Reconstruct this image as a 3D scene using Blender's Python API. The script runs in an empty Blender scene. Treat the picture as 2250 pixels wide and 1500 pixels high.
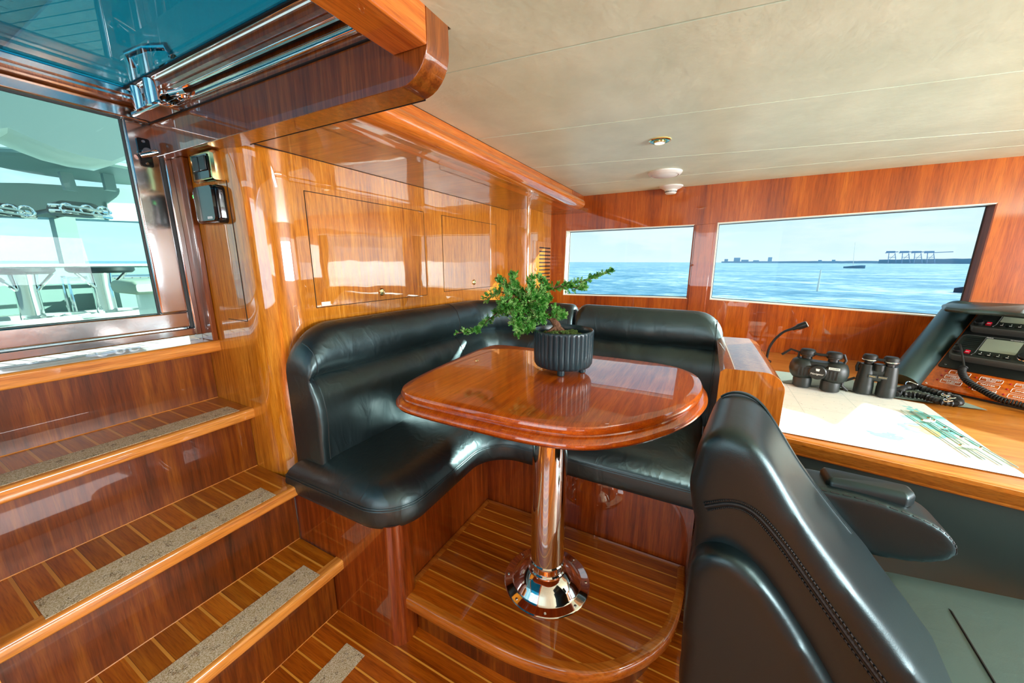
import bpy, bmesh, math, random
from mathutils import Vector, Matrix, noise
random.seed(7)
SC = bpy.context.scene
COL = SC.collection
PI = math.pi

# ------------------------------------------------------------------ camera
F_PX, PITCH, ROLL, YAW, H = 805.0, 0.214084, 0.0024867, 0.4806823, 1.30
cp, sp = math.cos(PITCH), math.sin(PITCH)
FW = Vector((math.cos(YAW)*cp, math.sin(YAW)*cp, -sp))
_r = Vector((math.sin(YAW), -math.cos(YAW), 0)); _u = _r.cross(FW)
RT = _r*math.cos(ROLL) + _u*math.sin(ROLL)
UP = -_r*math.sin(ROLL) + _u*math.cos(ROLL)
EYE = Vector((0, 0, H))
cd = bpy.data.cameras.new('camera'); cam = bpy.data.objects.new('camera', cd); COL.objects.link(cam)
cd.sensor_width = 36; cd.lens = F_PX/2250*36; cd.clip_start = .02; cd.clip_end = 20000
m = Matrix((RT, UP, -FW)).transposed().to_4x4(); m.translation = EYE
cam.matrix_world = m
SC.camera = cam

# ------------------------------------------------------------------ colour management
SC.view_settings.view_transform = 'Standard'; SC.view_settings.look = 'None'
SC.view_settings.exposure = 0.0; SC.view_settings.gamma = 1.0; SC.view_settings.use_curve_mapping = False
SC.cycles.max_bounces = 10; SC.cycles.diffuse_bounces = 5; SC.cycles.glossy_bounces = 5
SC.cycles.transparent_max_bounces = 12; SC.cycles.sample_clamp_indirect = 6; SC.cycles.blur_glossy = .3
SC.cycles.use_denoising = True

# ------------------------------------------------------------------ node helper
def lin(h):
    h = h.lstrip('#'); o = []
    for i in (0, 2, 4):
        c = int(h[i:i+2], 16)/255
        o.append(c/12.92 if c <= .04045 else ((c+.055)/1.055)**2.4)
    return (*o, 1)
class N:
    def __init__(s, tree): s.t = tree; tree.nodes.clear()
    def n(s, kind, **kw):
        nd = s.t.nodes.new(kind)
        for k, v in kw.items():
            if k.startswith('i_'):
                key = k[2:].replace('_', ' ')
                s.set(nd.inputs[key], v)
            elif k.startswith('x'): s.set(nd.inputs[int(k[1:])], v)
            else: setattr(nd, k, v)
        return nd
    def set(s, sock, v):
        if isinstance(v, bpy.types.NodeSocket): s.t.links.new(v, sock)
        elif isinstance(v, bpy.types.Node): s.t.links.new(v.outputs[0], sock)
        else: sock.default_value = v
    def math(s, op, a, b=0, c=0):
        return s.n('ShaderNodeMath', operation=op, x0=a, x1=b, x2=c).outputs[0]
    def mix(s, f, a, b, mode='MIX'):
        nd = s.n('ShaderNodeMix', data_type='RGBA', blend_type=mode)
        s.set(nd.inputs[0], f); s.set(nd.inputs[6], a); s.set(nd.inputs[7], b); return nd.outputs[2]
    def ramp(s, f, stops):
        nd = s.n('ShaderNodeValToRGB', i_Fac=f); e = nd.color_ramp.elements
        while len(e) < len(stops): e.new(.5)
        for el, (p, c) in zip(e, stops): el.position = p; el.color = c
        return nd.outputs[0]

# ------------------------------------------------------------------ world: bright hazy sky with soft clouds
W = bpy.data.worlds.new('sky'); SC.world = W; W.use_nodes = True
g = N(W.node_tree)
tc = g.n('ShaderNodeTexCoord').outputs['Generated']
sx = g.n('ShaderNodeSeparateXYZ', x0=tc)
grad = g.ramp(g.math('MULTIPLY_ADD', sx.outputs[2], 1.0, 0.0), [(0, (.84, .93, .97, 1)), (.10, (.70, .87, .95, 1)), (.30, (.42, .68, .88, 1)), (1, (.25, .50, .80, 1))])
mp = g.n('ShaderNodeMapping', i_Vector=tc, i_Scale=(2.2, 2.2, 9.0))
cl = g.n('ShaderNodeTexNoise', i_Vector=mp, i_Scale=2.3, i_Detail=7.0, i_Roughness=.6).outputs[0]
cm = g.ramp(cl, [(.44, (0, 0, 0, 1)), (.60, (1, 1, 1, 1))])
skyc = g.mix(g.math('MULTIPLY', cm, .9), grad, (.92, .96, 1, 1))
bg = g.n('ShaderNodeBackground', i_Color=skyc, i_Strength=2.1)
g.n('ShaderNodeOutputWorld', i_Surface=bg)

# ------------------------------------------------------------------ sun (through the forward windows, low)
def sun_vec(az, el):
    az, el = math.radians(az), math.radians(el)
    return Vector((math.cos(az)*math.cos(el), math.sin(az)*math.cos(el), math.sin(el)))
sd = bpy.data.lights.new('sun', 'SUN'); so = bpy.data.objects.new('sun', sd); COL.objects.link(so)
sd.energy = 22.0; sd.angle = math.radians(.6); sd.color = (1, .95, .86)
so.rotation_euler = sun_vec(-48, 21).to_track_quat('Z', 'Y').to_euler(); so.location = (4, -4, 4)

# area lamps added in the unseen side and back openings to brighten the cabin
def area(name, loc, look, sx_, sy_, e, col=(1, 1, 1)):
    d = bpy.data.lights.new(name, 'AREA'); o = bpy.data.objects.new(name, d); COL.objects.link(o)
    d.shape = 'RECTANGLE'; d.size = sx_; d.size_y = sy_; d.energy = e; d.color = col
    o.location = loc; o.rotation_euler = (-(Vector(look)-Vector(loc))).to_track_quat('Z', 'Y').to_euler(); return o
area('window_daylight', (.6, -2.72, 1.30), (.6, 0, 1.75), 1.9, .5, 145, (.95, .98, 1))
area('window_daylight', (-1.52, .3, 1.35), (0, .3, 1.35), 1.6, .9, 11, (.95, .98, 1))

# ------------------------------------------------------------------ projection helpers (points of the place on known planes)
def ray(u, v): return FW*F_PX + RT*(u-1125) + UP*(750-v)
def Zp(u, v, z):
    q = ray(u, v); return EYE + q*((z-H)/q.z)
def Yp(u, v, y):
    q = ray(u, v); return EYE + q*(y/q.y)
def Xp(u, v, x):
    q = ray(u, v); return EYE + q*(x/q.x)
def Pp(u, v, o, n):
    q = ray(u, v); return EYE + q*((Vector(o)-EYE).dot(n)/q.dot(n))
def Dp(u, v, d):
    q = ray(u, v); return EYE + q*(d/F_PX)

# ------------------------------------------------------------------ object helpers
def tag(o, label=None, cat=None, group=None, kind=None):
    if label: o['label'] = label
    if cat: o['category'] = cat
    if group: o['group'] = group
    if kind: o['kind'] = kind
    return o
def thing(name, label, cat, loc=(0, 0, 0), group=None):
    o = bpy.data.objects.new(name, None); COL.objects.link(o); o.location = loc; o.empty_display_size = .05
    return tag(o, label, cat, group)
def obj(name, bm, mat, parent=None, smooth=True, ang=35, bevel=0, seg=2):
    bmesh.ops.recalc_face_normals(bm, faces=bm.faces)
    big = [f for f in bm.faces if len(f.verts) > 8]
    for f in bm.faces: f.smooth = smooth and len(f.verts) < 9
    if big: bmesh.ops.triangulate(bm, faces=big, ngon_method='EAR_CLIP')
    me = bpy.data.meshes.new(name); bm.to_mesh(me); bm.free()
    if smooth and len(me.polygons):
        me.set_sharp_from_angle(angle=math.radians(ang))
    if isinstance(mat, (list, tuple)):
        for q in mat: me.materials.append(q)
    else: me.materials.append(mat)
    o = bpy.data.objects.new(name, me); COL.objects.link(o)
    if bevel:
        b = o.modifiers.new('bevel', 'BEVEL'); b.width = bevel; b.segments = seg; b.limit_method = 'ANGLE'; b.angle_limit = math.radians(40)
        b.harden_normals = False
    if parent is not None:
        base = parent
        mw = Matrix.Identity(4); ch = []
        while base is not None: ch.append(base); base = base.parent
        root = ch[-1]
        o.parent = parent
        if len(ch) == 1: o.matrix_parent_inverse = Matrix.Translation(-Vector(root.location))
        # a sub-part's parent mesh already sits at identity in world space
    return o
def struct(name, bm, mat, parent=None, **k):
    o = obj(name, bm, mat, parent, **k)
    if parent is None: o['kind'] = 'structure'
    return o
def B(): return bmesh.new()
def box(bm, a, b):
    a, b = Vector(a), Vector(b)
    vs = [bm.verts.new((x, y, z)) for x in (a.x, b.x) for y in (a.y, b.y) for z in (a.z, b.z)]
    for f in ((0, 1, 3, 2), (4, 6, 7, 5), (0, 4, 5, 1), (2, 3, 7, 6), (0, 2, 6, 4), (1, 5, 7, 3)): bm.faces.new([vs[i] for i in f])
    return bm
def obox(bm, c, ax, ay, az):
    """box from a centre and three half-extent vectors"""
    c, ax, ay, az = map(Vector, (c, ax, ay, az))
    vs = [bm.verts.new(c+ax*i+ay*j+az*k) for i in (-1, 1) for j in (-1, 1) for k in (-1, 1)]
    for f in ((0, 1, 3, 2), (4, 6, 7, 5), (0, 4, 5, 1), (2, 3, 7, 6), (0, 2, 6, 4), (1, 5, 7, 3)): bm.faces.new([vs[i] for i in f])
    return bm
def prism(bm, pts, ext):
    ext = Vector(ext); a = [bm.verts.new(Vector(p)) for p in pts]; b = [bm.verts.new(Vector(p)+ext) for p in pts]
    n = len(a); bm.faces.new(a); bm.faces.new(b[::-1])
    for i in range(n): bm.faces.new((a[i], b[i], b[(i+1) % n], a[(i+1) % n]))
    return bm
def frame_of(d):
    d = Vector(d).normalized(); a = Vector((0, 0, 1)) if abs(d.z) < .9 else Vector((1, 0, 0))
    x = d.cross(a).normalized(); return x, d.cross(x).normalized(), d
def tube(bm, pts, r, n=10, cap=True, flat=1.0):
    pts = [Vector(p) for p in pts]; rings = []; x = None
    for i, p in enumerate(pts):
        d = (pts[min(i+1, len(pts)-1)]-pts[max(i-1, 0)]).normalized()
        if x is None: x, y, _ = frame_of(d)
        else: x = (x-d*x.dot(d)).normalized(); y = d.cross(x)
        rr = r[i] if isinstance(r, (list, tuple)) else r
        rings.append([bm.verts.new(p+(x*math.cos(a)*flat+y*math.sin(a))*rr) for a in [2*PI*k/n for k in range(n)]])
    for A_, B_ in zip(rings, rings[1:]):
        for k in range(n): bm.faces.new((A_[k], A_[(k+1) % n], B_[(k+1) % n], B_[k]))
    if cap: bm.faces.new(rings[0][::-1]); bm.faces.new(rings[-1])
    return bm
def lathe(bm, c, prof, d=(0, 0, 1), n=32, cap=True):
    """prof: list of (radius, height along d)"""
    c = Vector(c); x, y, z = frame_of(d); rings = []
    for r, h in prof:
        rings.append([bm.verts.new(c+z*h+(x*math.cos(a)+y*math.sin(a))*max(r, 1e-5)) for a in [2*PI*k/n for k in range(n)]])
    for A_, B_ in zip(rings, rings[1:]):
        for k in range(n): bm.faces.new((A_[k], A_[(k+1) % n], B_[(k+1) % n], B_[k]))
    if cap: bm.faces.new(rings[0][::-1]); bm.faces.new(rings[-1])
    return bm
def rpoly(pts, rad, n=8):
    """2-D polygon with rounded corners (rad: one number or one per corner)"""
    out = []; m = len(pts)
    for i in range(m):
        p0, p, p1 = Vector(pts[i-1]), Vector(pts[i]), Vector(pts[(i+1) % m])
        r = rad[i] if isinstance(rad, (list, tuple)) else rad
        if r <= 0: out.append(p); continue
        a, b = (p0-p).normalized(), (p1-p).normalized(); th = a.angle(b)/2
        t = min(r/math.tan(th), (p0-p).length*.49, (p1-p).length*.49); r = t*math.tan(th)
        c = p+(a+b).normalized()*(r/math.sin(th)); s = p+a*t-c; e = p+b*t-c
        ang = math.atan2(s.x*e.y-s.y*e.x, s.dot(e))
        for k in range(n+1):
            t_ = ang*k/n; out.append(c+Vector((s.x*math.cos(t_)-s.y*math.sin(t_), s.x*math.sin(t_)+s.y*math.cos(t_))))
    return out
def resample(pts, step):
    out = []
    for i in range(len(pts)):
        a, b = Vector(pts[i]), Vector(pts[(i+1) % len(pts)]); k = max(1, int((b-a).length/step))
        out += [a+(b-a)*j/k for j in range(k)]
    return out
def inset(pts, d):
    m = len(pts); ar = sum(pts[i-1].x*pts[i].y-pts[i].x*pts[i-1].y for i in range(m)); s = 1 if ar > 0 else -1
    out = []
    for i in range(m):
        t1 = (pts[i]-pts[i-1]); t2 = (pts[(i+1) % m]-pts[i])
        if t1.length < 1e-7: t1 = t2
        if t2.length < 1e-7: t2 = t1
        t1 = t1.normalized(); t2 = t2.normalized()
        n1, n2 = Vector((-t1.y, t1.x))*s, Vector((-t2.y, t2.x))*s
        nn = n1+n2
        nn = nn/max(nn.dot(n1), .5)
        out.append(pts[i]+nn*d)
    return out
def slab(bm, pts, prof, to3=lambda p, h: Vector((p.x, p.y, h))):
    """stack of inset copies of an outline: prof = [(inset, height)...]"""
    rings = []
    for d, h in prof:
        q = inset(pts, d) if d else pts
        rings.append([bm.verts.new(to3(p, h)) for p in q])
    m = len(pts)
    for A_, B_ in zip(rings, rings[1:]):
        for k in range(m): bm.faces.new((A_[k], A_[(k+1) % m], B_[(k+1) % m], B_[k]))
    bm.faces.new(rings[0][::-1]); bm.faces.new(rings[-1])
    return bm
def rnd(r, z0, z1, n=5, z0r=None):
    """rounded edge profile between heights z0 and z1"""
    a = [(r*(1-math.sin(PI/2*k/n)), z0+r*(1-math.cos(PI/2*k/n))) for k in range(n+1)]
    b = [(r*(1-math.cos(PI/2*k/n)), z1-r*(1-math.sin(PI/2*k/n))) for k in range(n+1)]
    return a+b
def catc(P, n=6):
    out = []; m_ = len(P)
    for i in range(m_):
        a, b, c, d = [Vector(P[(i+k-1) % m_]) for k in range(4)]
        for k in range(n):
            t = k/n; out.append(.5*((2*b)+(c-a)*t+(2*a-5*b+4*c-d)*t*t+(-a+3*b-3*c+d)*t**3))
    return out
def cat(P, n=10):
    out = []
    for i in range(len(P)-1):
        a, b, c, d = P[max(i-1, 0)], P[i], P[i+1], P[min(i+2, len(P)-1)]
        for k in range(n):
            t = k/n; out.append(.5*((2*b)+(c-a)*t+(2*a-5*b+4*c-d)*t*t+(-a+3*b-3*c+d)*t**3))
    return out+[P[-1]]
def padded(o, vox=.009, it=10):
    r_ = o.modifiers.new('remesh', 'REMESH'); r_.mode = 'VOXEL'; r_.voxel_size = vox; r_.use_smooth_shade = True
    q_ = o.modifiers.new('smooth', 'SMOOTH'); q_.factor = .5; q_.iterations = it
    return o
def quad(bm, p): bm.faces.new([bm.verts.new(Vector(q)) for q in p]); return bm
def text3(name, s, o, ex, ey, size, mat, parent=None, ext=.0004, align='CENTER'):
    cu = bpy.data.curves.new(name, 'FONT'); cu.body = s; cu.size = size; cu.align_x = align; cu.align_y = 'CENTER'; cu.extrude = ext; cu.resolution_u = 3
    t = bpy.data.objects.new(name, cu); COL.objects.link(t); bpy.context.view_layer.update()
    me = bpy.data.meshes.new_from_object(t.evaluated_get(bpy.context.evaluated_depsgraph_get()))
    COL.objects.unlink(t); bpy.data.objects.remove(t)
    ex, ey = Vector(ex).normalized(), Vector(ey).normalized(); ez = ex.cross(ey)
    M = Matrix((ex, ey, ez)).transposed().to_4x4(); M.translation = Vector(o)
    bm = B(); bm.from_mesh(me); bmesh.ops.transform(bm, matrix=M, verts=bm.verts)
    return obj(name, bm, mat, parent, smooth=False)

# ------------------------------------------------------------------ materials
def principled(name, col, rough=.4, metal=0, coat=0, coat_rough=.03, coat_ior=1.5, spec=.5, bump=None, emit=None, es=0):
    mt = bpy.data.materials.new(name); mt.use_nodes = True; g = N(mt.node_tree)
    b = g.n('ShaderNodeBsdfPrincipled', i_Base_Color=col if not isinstance(col, str) else lin(col), i_Roughness=rough, i_Metallic=metal)
    b.inputs['Coat Weight'].default_value = coat; b.inputs['Coat Roughness'].default_value = coat_rough
    b.inputs['Coat IOR'].default_value = coat_ior; b.inputs['Specular IOR Level'].default_value = spec
    if bump:
        sc, st = bump; pos = g.n('ShaderNodeNewGeometry').outputs['Position']
        nz = g.n('ShaderNodeTexNoise', i_Vector=pos, i_Scale=sc, i_Detail=4.0)
        bp = g.n('ShaderNodeBump', i_Height=nz.outputs[0], i_Strength=st, i_Distance=.01); g.set(b.inputs['Normal'], bp)
    if emit: b.inputs['Emission Color'].default_value = emit; b.inputs['Emission Strength'].default_value = es
    g.n('ShaderNodeOutputMaterial', i_Surface=b)
    return mt
def wood(name, dark, mid, light, grain='Z', coat_ior=1.6, rough=.3, coat=1.0, fine=1.0, strips=None, figure=.5, wavy=.0, crough=.02):
    """varnished wood; grain: axis along which the figure runs; strips=(axis, spacing, offset, width, colour)"""
    mt = bpy.data.materials.new(name); mt.use_nodes = True; g = N(mt.node_tree)
    pos = g.n('ShaderNodeNewGeometry').outputs['Position']
    s = {'X': (.05, 1, 1), 'Y': (1, .05, 1), 'Z': (1, 1, .05)}[grain]
    mp = g.n('ShaderNodeMapping', i_Vector=pos, i_Scale=[a*60*fine for a in s])
    n1 = g.n('ShaderNodeTexNoise', i_Vector=mp, i_Scale=1.0, i_Detail=6.0, i_Roughness=.65, i_Distortion=.3).outputs[0]
    mp3 = g.n('ShaderNodeMapping', i_Vector=pos, i_Scale=[a*320*fine for a in s])
    n3 = g.n('ShaderNodeTexNoise', i_Vector=mp3, i_Scale=1.0, i_Detail=2.0).outputs[0]
    mp2 = g.n('ShaderNodeMapping', i_Vector=pos, i_Scale=[a*9 for a in s])
    n2 = g.n('ShaderNodeTexNoise', i_Vector=mp2, i_Scale=1.0, i_Detail=3.0).outputs[0]
    f = g.math('ADD', g.math('MULTIPLY', n1, 1-figure*.6), g.math('MULTIPLY', n2, figure*.6))
    col = g.ramp(f, [(.33, lin(dark)), (.5, lin(mid)), (.68, lin(light))])
    fl = g.ramp(n3, [(.36, (.55, .5, .45, 1)), (.52, (1, 1, 1, 1))])
    col = g.mix(.55, col, g.mix(1.0, col, fl, 'MULTIPLY'))
    if strips:
        ax, sp_, off, w, sc = strips; sep = g.n('ShaderNodeSeparateXYZ', x0=pos)
        t = g.math('DIVIDE', g.math('SUBTRACT', sep.outputs[ax], off-sp_*200), sp_)
        fr = g.math('FRACT', t); idx = g.math('FLOOR', t)
        wn = g.n('ShaderNodeTexWhiteNoise', noise_dimensions='1D'); g.set(wn.inputs['W'], idx)
        v = g.math('MULTIPLY_ADD', wn.outputs[0], .42, .78)
        hsv = g.n('ShaderNodeHueSaturation', i_Color=col, i_Value=v)
        mask = g.math('LESS_THAN', fr, w)
        pale = g.mix(n1, lin(sc), g.mix(1.0, lin(sc), (.8, .75, .7, 1), 'MULTIPLY'))
        edge = g.math('MULTIPLY', g.math('GREATER_THAN', fr, w), g.math('LESS_THAN', fr, w+.02))
        col = g.mix(mask, hsv.outputs[0], pale)
        col = g.mix(g.math('MULTIPLY', edge, .6), col, (.05, .015, .005, 1))
    b = g.n('ShaderNodeBsdfPrincipled', i_Base_Color=col, i_Roughness=rough)
    b.inputs['Specular IOR Level'].default_value = .3
    b.inputs['Coat Weight'].default_value = coat; b.inputs['Coat Roughness'].default_value = crough; b.inputs['Coat IOR'].default_value = coat_ior
    if wavy:
        nw = g.n('ShaderNodeTexNoise', i_Vector=pos, i_Scale=4.0, i_Detail=2.0)
        bp = g.n('ShaderNodeBump', i_Height=nw.outputs[0], i_Strength=wavy, i_Distance=.01); g.set(b.inputs['Coat Normal'], bp)
    g.n('ShaderNodeOutputMaterial', i_Surface=b)
    return mt
def glass(name, tint, refl=.08, rough=0.0, ior=1.5):
    mt = bpy.data.materials.new(name); mt.use_nodes = True; g = N(mt.node_tree)
    bf = g.n('ShaderNodeNewGeometry').outputs['Backfacing']
    fr = g.n('ShaderNodeFresnel', i_IOR=g.math('MULTIPLY_ADD', bf, 1/ior-ior, ior))
    t = g.n('ShaderNodeBsdfTransparent', i_Color=tint); gl = g.n('ShaderNodeBsdfGlossy', i_Roughness=rough, i_Color=(1, 1, 1, 1))
    mx = g.n('ShaderNodeMixShader', x0=fr, x1=t.outputs[0], x2=gl.outputs[0]); g.n('ShaderNodeOutputMaterial', i_Surface=mx)
    return mt
def leather(name, col, rough=.36, wr=.35, coat=.15, spec=1.0):
    mt = bpy.data.materials.new(name); mt.use_nodes = True; g = N(mt.node_tree)
    pos = g.n('ShaderNodeNewGeometry').outputs['Position']
    v = g.n('ShaderNodeTexVoronoi', i_Vector=pos, i_Scale=420.0).outputs[0]
    mpv = g.n('ShaderNodeMapping', i_Vector=pos, i_Scale=(1.5, 1.5, .8), i_Rotation=(.3, .5, .2))
    nz = g.n('ShaderNodeTexNoise', i_Vector=mpv, i_Scale=9.0, i_Detail=2.5, i_Roughness=.45, i_Distortion=.9).outputs[0]
    cr = g.ramp(nz, [(.36, (0, 0, 0, 1)), (.52, (1, 1, 1, 1)), (.70, (.25, .25, .25, 1))])
    h = g.math('ADD', g.math('MULTIPLY', v, .05), g.math('MULTIPLY', cr, wr))
    bp = g.n('ShaderNodeBump', i_Height=h, i_Strength=.35, i_Distance=.004)
    b = g.n('ShaderNodeBsdfPrincipled', i_Base_Color=lin(col), i_Roughness=rough, i_Normal=bp)
    b.inputs['Coat Weight'].default_value = coat; b.inputs['Coat Roughness'].default_value = .25
    b.inputs['Specular IOR Level'].default_value = spec; b.inputs['IOR'].default_value = 1.6
    b.inputs['Specular Tint'].default_value = (.62, .95, 1.0, 1)  # teal of the cabin light put into the sheen colour
    g.n('ShaderNodeOutputMaterial', i_Surface=b); return mt

M_WALL = wood('teak_wall', '#96500A', '#CC7C16', '#EBA034', 'Z', coat_ior=2.1, wavy=.10, figure=.5, fine=1.5)
M_SOFF = wood('teak_soffit', '#5E2C08', '#8A4C12', '#A4641C', 'Y', coat_ior=2.0, wavy=.06)
M_SIDE = wood('teak_side', '#4A1D06', '#74350C', '#944C14', 'Z', coat_ior=1.8, wavy=.08)
M_FRONT = wood('cherry_front', '#7A2E03', '#A84C08', '#C86A16', 'Z', coat_ior=1.6, figure=.9)
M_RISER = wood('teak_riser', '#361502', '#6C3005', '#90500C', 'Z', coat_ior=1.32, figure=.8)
M_BASE = wood('teak_base', '#5A1F04', '#87380A', '#A85514', 'Z', coat_ior=1.7, figure=.4)
STR = (0, .0555, .604-.003, .12, '#E3A040')
M_TREAD = wood('teak_tread', '#883E04', '#B0600A', '#CA7A1A', 'Y', strips=STR, coat_ior=1.5, figure=.6)
M_SOLE = wood('teak_sole', '#7A3004', '#A85208', '#C46A14', 'Y', strips=(0, .0555, .604-.003, .1, '#E8A23C'), coat_ior=1.5, figure=.6)
M_NOSE = wood('teak_nosing', '#B8691E', '#D08434', '#E09A48', 'X', coat_ior=1.6, figure=.3)
M_PNOSE = wood('platform_nosing', '#9A4E0E', '#BA681A', '#D0822E', 'Y', coat_ior=1.6, figure=.3, fine=.5)
M_JAMB = wood('teak_jamb', '#4A1C04', '#6E2E08', '#84400E', 'Z', coat=0, rough=.6)
M_TABLE = wood('mahogany_table', '#8E3404', '#B85008', '#D46C14', 'X', coat_ior=1.7, figure=.5)
M_BEAM = wood('mahogany_beam', '#A4480E', '#CC6E22', '#E08C3C', 'X', coat_ior=1.6, figure=.6)
M_FASC = wood('teak_fascia', '#5E2A0A', '#7E4010', '#9A561A', 'Z', coat_ior=1.7, figure=.4)  # same wood as elsewhere; the darker colour stands for its unlit face
M_CHART = wood('teak_chart_table', '#A85A14', '#C97A26', '#DE9A48', 'Y', coat_ior=1.4, figure=.8, coat=.5, crough=.2)
M_BURL = wood('burl_panel', '#8A3606', '#C45A0C', '#D8741C', 'Z', coat_ior=1.5, figure=.9, fine=.4)
M_CHROME = principled('chrome', (.86, .87, .86, 1), .05, 1)
M_CHROME2 = principled('brushed_chrome', (.78, .79, .78, 1), .12, 1, bump=(30, .02))
M_BRASS = principled('polished_brass', (.9, .72, .34, 1), .12, 1)
M_BLACK = principled('black_plastic', '#101414', .35)
M_BLACKG = principled('black_gloss', '#0a0d0f', .12, coat=.5)
M_RUB = principled('black_rubber', '#0b0d0c', .55)
M_GUNM = principled('dark_rubber_armour', '#1c2422', .42, bump=(400, .02))
M_LEATH = leather('black_leather', '#071014', rough=.45, wr=.7, coat=.35)
M_LEATH2 = leather('chair_leather', '#071216', rough=.38, wr=.05, coat=.10, spec=.55)
M_SEATF = leather('seat_leather', '#3c4a44', rough=.5, wr=.15, coat=0)
M_PANL = leather('panel_leather', '#12211f', rough=.45, wr=.03, coat=.1)
M_WHITE = principled('white_plastic', '#e6e6dc', .4)
M_CREAM = principled('cream_gelcoat', '#e4ddc6', .35, coat=.4)
M_LENS = principled('lamp_lens', '#ffffff', .3, emit=(1, .97, .9, 1), es=6)
M_GRN = principled('green_ring', '#0c8a4c', .2, 0, coat=.6)
M_PAPER = None
M_GLASSW = glass('window_glass', (.66, .72, .73, 1), ior=1.2)
M_GLASST = glass('tinted_glass', (.60, .74, .72, 1), ior=1.15)
M_GLASSH = glass('hatch_glass', (.10, .46, .55, 1), ior=1.3)
M_GAP = principled('shadow_gap', '#120a06', .8)
M_MARK = principled('white_print', '#e8ece8', .5)
M_PINE = None
def vinyl(name):
    mt = bpy.data.materials.new(name); mt.use_nodes = True; g = N(mt.node_tree)
    pos = g.n('ShaderNodeNewGeometry').outputs['Position']
    n = g.n('ShaderNodeTexNoise', i_Vector=pos, i_Scale=5.0, i_Detail=5.0, i_Roughness=.6).outputs[0]
    n2 = g.n('ShaderNodeTexNoise', i_Vector=pos, i_Scale=90.0, i_Detail=3.0).outputs[0]
    col = g.ramp(n, [(.3, lin('#D6E8CC')), (.7, lin('#E8F8DC'))])
    bp = g.n('ShaderNodeBump', i_Height=g.math('MULTIPLY_ADD', n, 1.5, g.math('MULTIPLY', n2, .1)), i_Strength=.25, i_Distance=.01)
    b = g.n('ShaderNodeBsdfPrincipled', i_Base_Color=col, i_Roughness=.42, i_Normal=bp); g.n('ShaderNodeOutputMaterial', i_Surface=b); return mt
M_VINYL = vinyl('cream_vinyl')
def gripmat():
    mt = bpy.data.materials.new('grip_strip'); mt.use_nodes = True; g = N(mt.node_tree)
    pos = g.n('ShaderNodeNewGeometry').outputs['Position']
    n = g.n('ShaderNodeTexNoise', i_Vector=pos, i_Scale=420.0, i_Detail=2.0).outputs[0]
    n2 = g.n('ShaderNodeTexNoise', i_Vector=pos, i_Scale=28.0, i_Detail=5.0, i_Roughness=.75).outputs[0]
    c1 = g.ramp(n, [(.38, lin('#a8925e')), (.5, lin('#cabb98')), (.64, lin('#e6dcc4'))])
    a = g.ramp(g.math('ADD', n2, g.math('MULTIPLY', n, .35)), [(.55, (0, 0, 0, 1)), (.62, (1, 1, 1, 1))])
    b = g.n('ShaderNodeBsdfPrincipled', i_Base_Color=c1, i_Roughness=.6)
    t = g.n('ShaderNodeBsdfTransparent')
    fac = g.math('MULTIPLY_ADD', a, .55, .36)
    mx = g.n('ShaderNodeMixShader', x0=fac, x1=t.outputs[0], x2=b.outputs[0])
    g.n('ShaderNodeOutputMaterial', i_Surface=mx); return mt
M_GRIP = gripmat()

# ================================================================== SETTING
ZC = 1.78                          # ceiling
YW = 1.30                          # locker wall
XS = .71                           # stair side panel
# front wall plane: gently closing
FO = Vector((2.83, 1.1, 0)); FD = Vector((2.70-2.83, -1.25-1.1, 0)).normalized(); FN = Vector((FD.y, -FD.x, 0))  # FN points to -x
if FN.x > 0: FN = -FN
def fpt(u, v, off=0): return Pp(u, v, FO+FN*off, FN)
def fw(s, z, off=0): return FO+FD*s+FN*off+Vector((0, 0, z))
# floor
bm = B(); box(bm, (-1.6, -2.7, -.04), (3.0, 1.3, 0)); struct('floor', bm, M_SOLE)
# ceiling: backing + padded panels between seams
ceil = struct('ceiling', box(box(B(), (-1.6, -2.7, ZC+.005), (.70, .53, ZC+.06)), (.70, -2.7, ZC+.005), (3.0, .93, ZC+.06)), M_GAP)
seams = []
for a, b in (((985, 160), (1730, 0)), ((1055, 305), (2250, 155)), ((1380, 352), (2250, 285))):
    seams.append((Zp(*a, ZC), Zp(*b, ZC)))
def seamx(k, y):
    if k < 0: return -1.6
    if k >= 4: return 2.86+(.06 if y > 0 else 0)-.055*(1.1-y)+.02
    if k == 3: return 2.42-.03*(y-.3)
    a, b = seams[k]; return a.x+(b.x-a.x)*(y-a.y)/(b.y-a.y)
for k in range(0, 5):
    y0, y1 = -2.68, (.93 if k else .53); gp = .0030
    if k == 0:
        pts = [Vector((-1.58, y0)), Vector((seamx(0, y0)-gp, y0)), Vector((seamx(0, y1)-gp, y1)), Vector((-1.58, y1))]
    else:
        pts = [Vector((seamx(k-1, y0)+gp, y0)), Vector((seamx(k, y0)-gp, y0)), Vector((seamx(k, y1)-gp, y1)), Vector((seamx(k-1, y1)+gp, y1))]
    bm = B(); slab(bm, pts, [(0, ZC), (0, ZC+.004)])
    obj('ceiling_panel', bm, M_VINYL, ceil, smooth=False)
# part of ceiling between the hatch beam and first seam
bm = B(); slab(bm, [Vector((.735, .53)), Vector((seamx(0, .53)-.0012, .53)), Vector((seamx(0, .93)-.0012, .93)), Vector((.735, .93))], [(0, ZC), (0, ZC+.004)])
obj('ceiling_panel', bm, M_VINYL, ceil, smooth=False)

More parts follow.
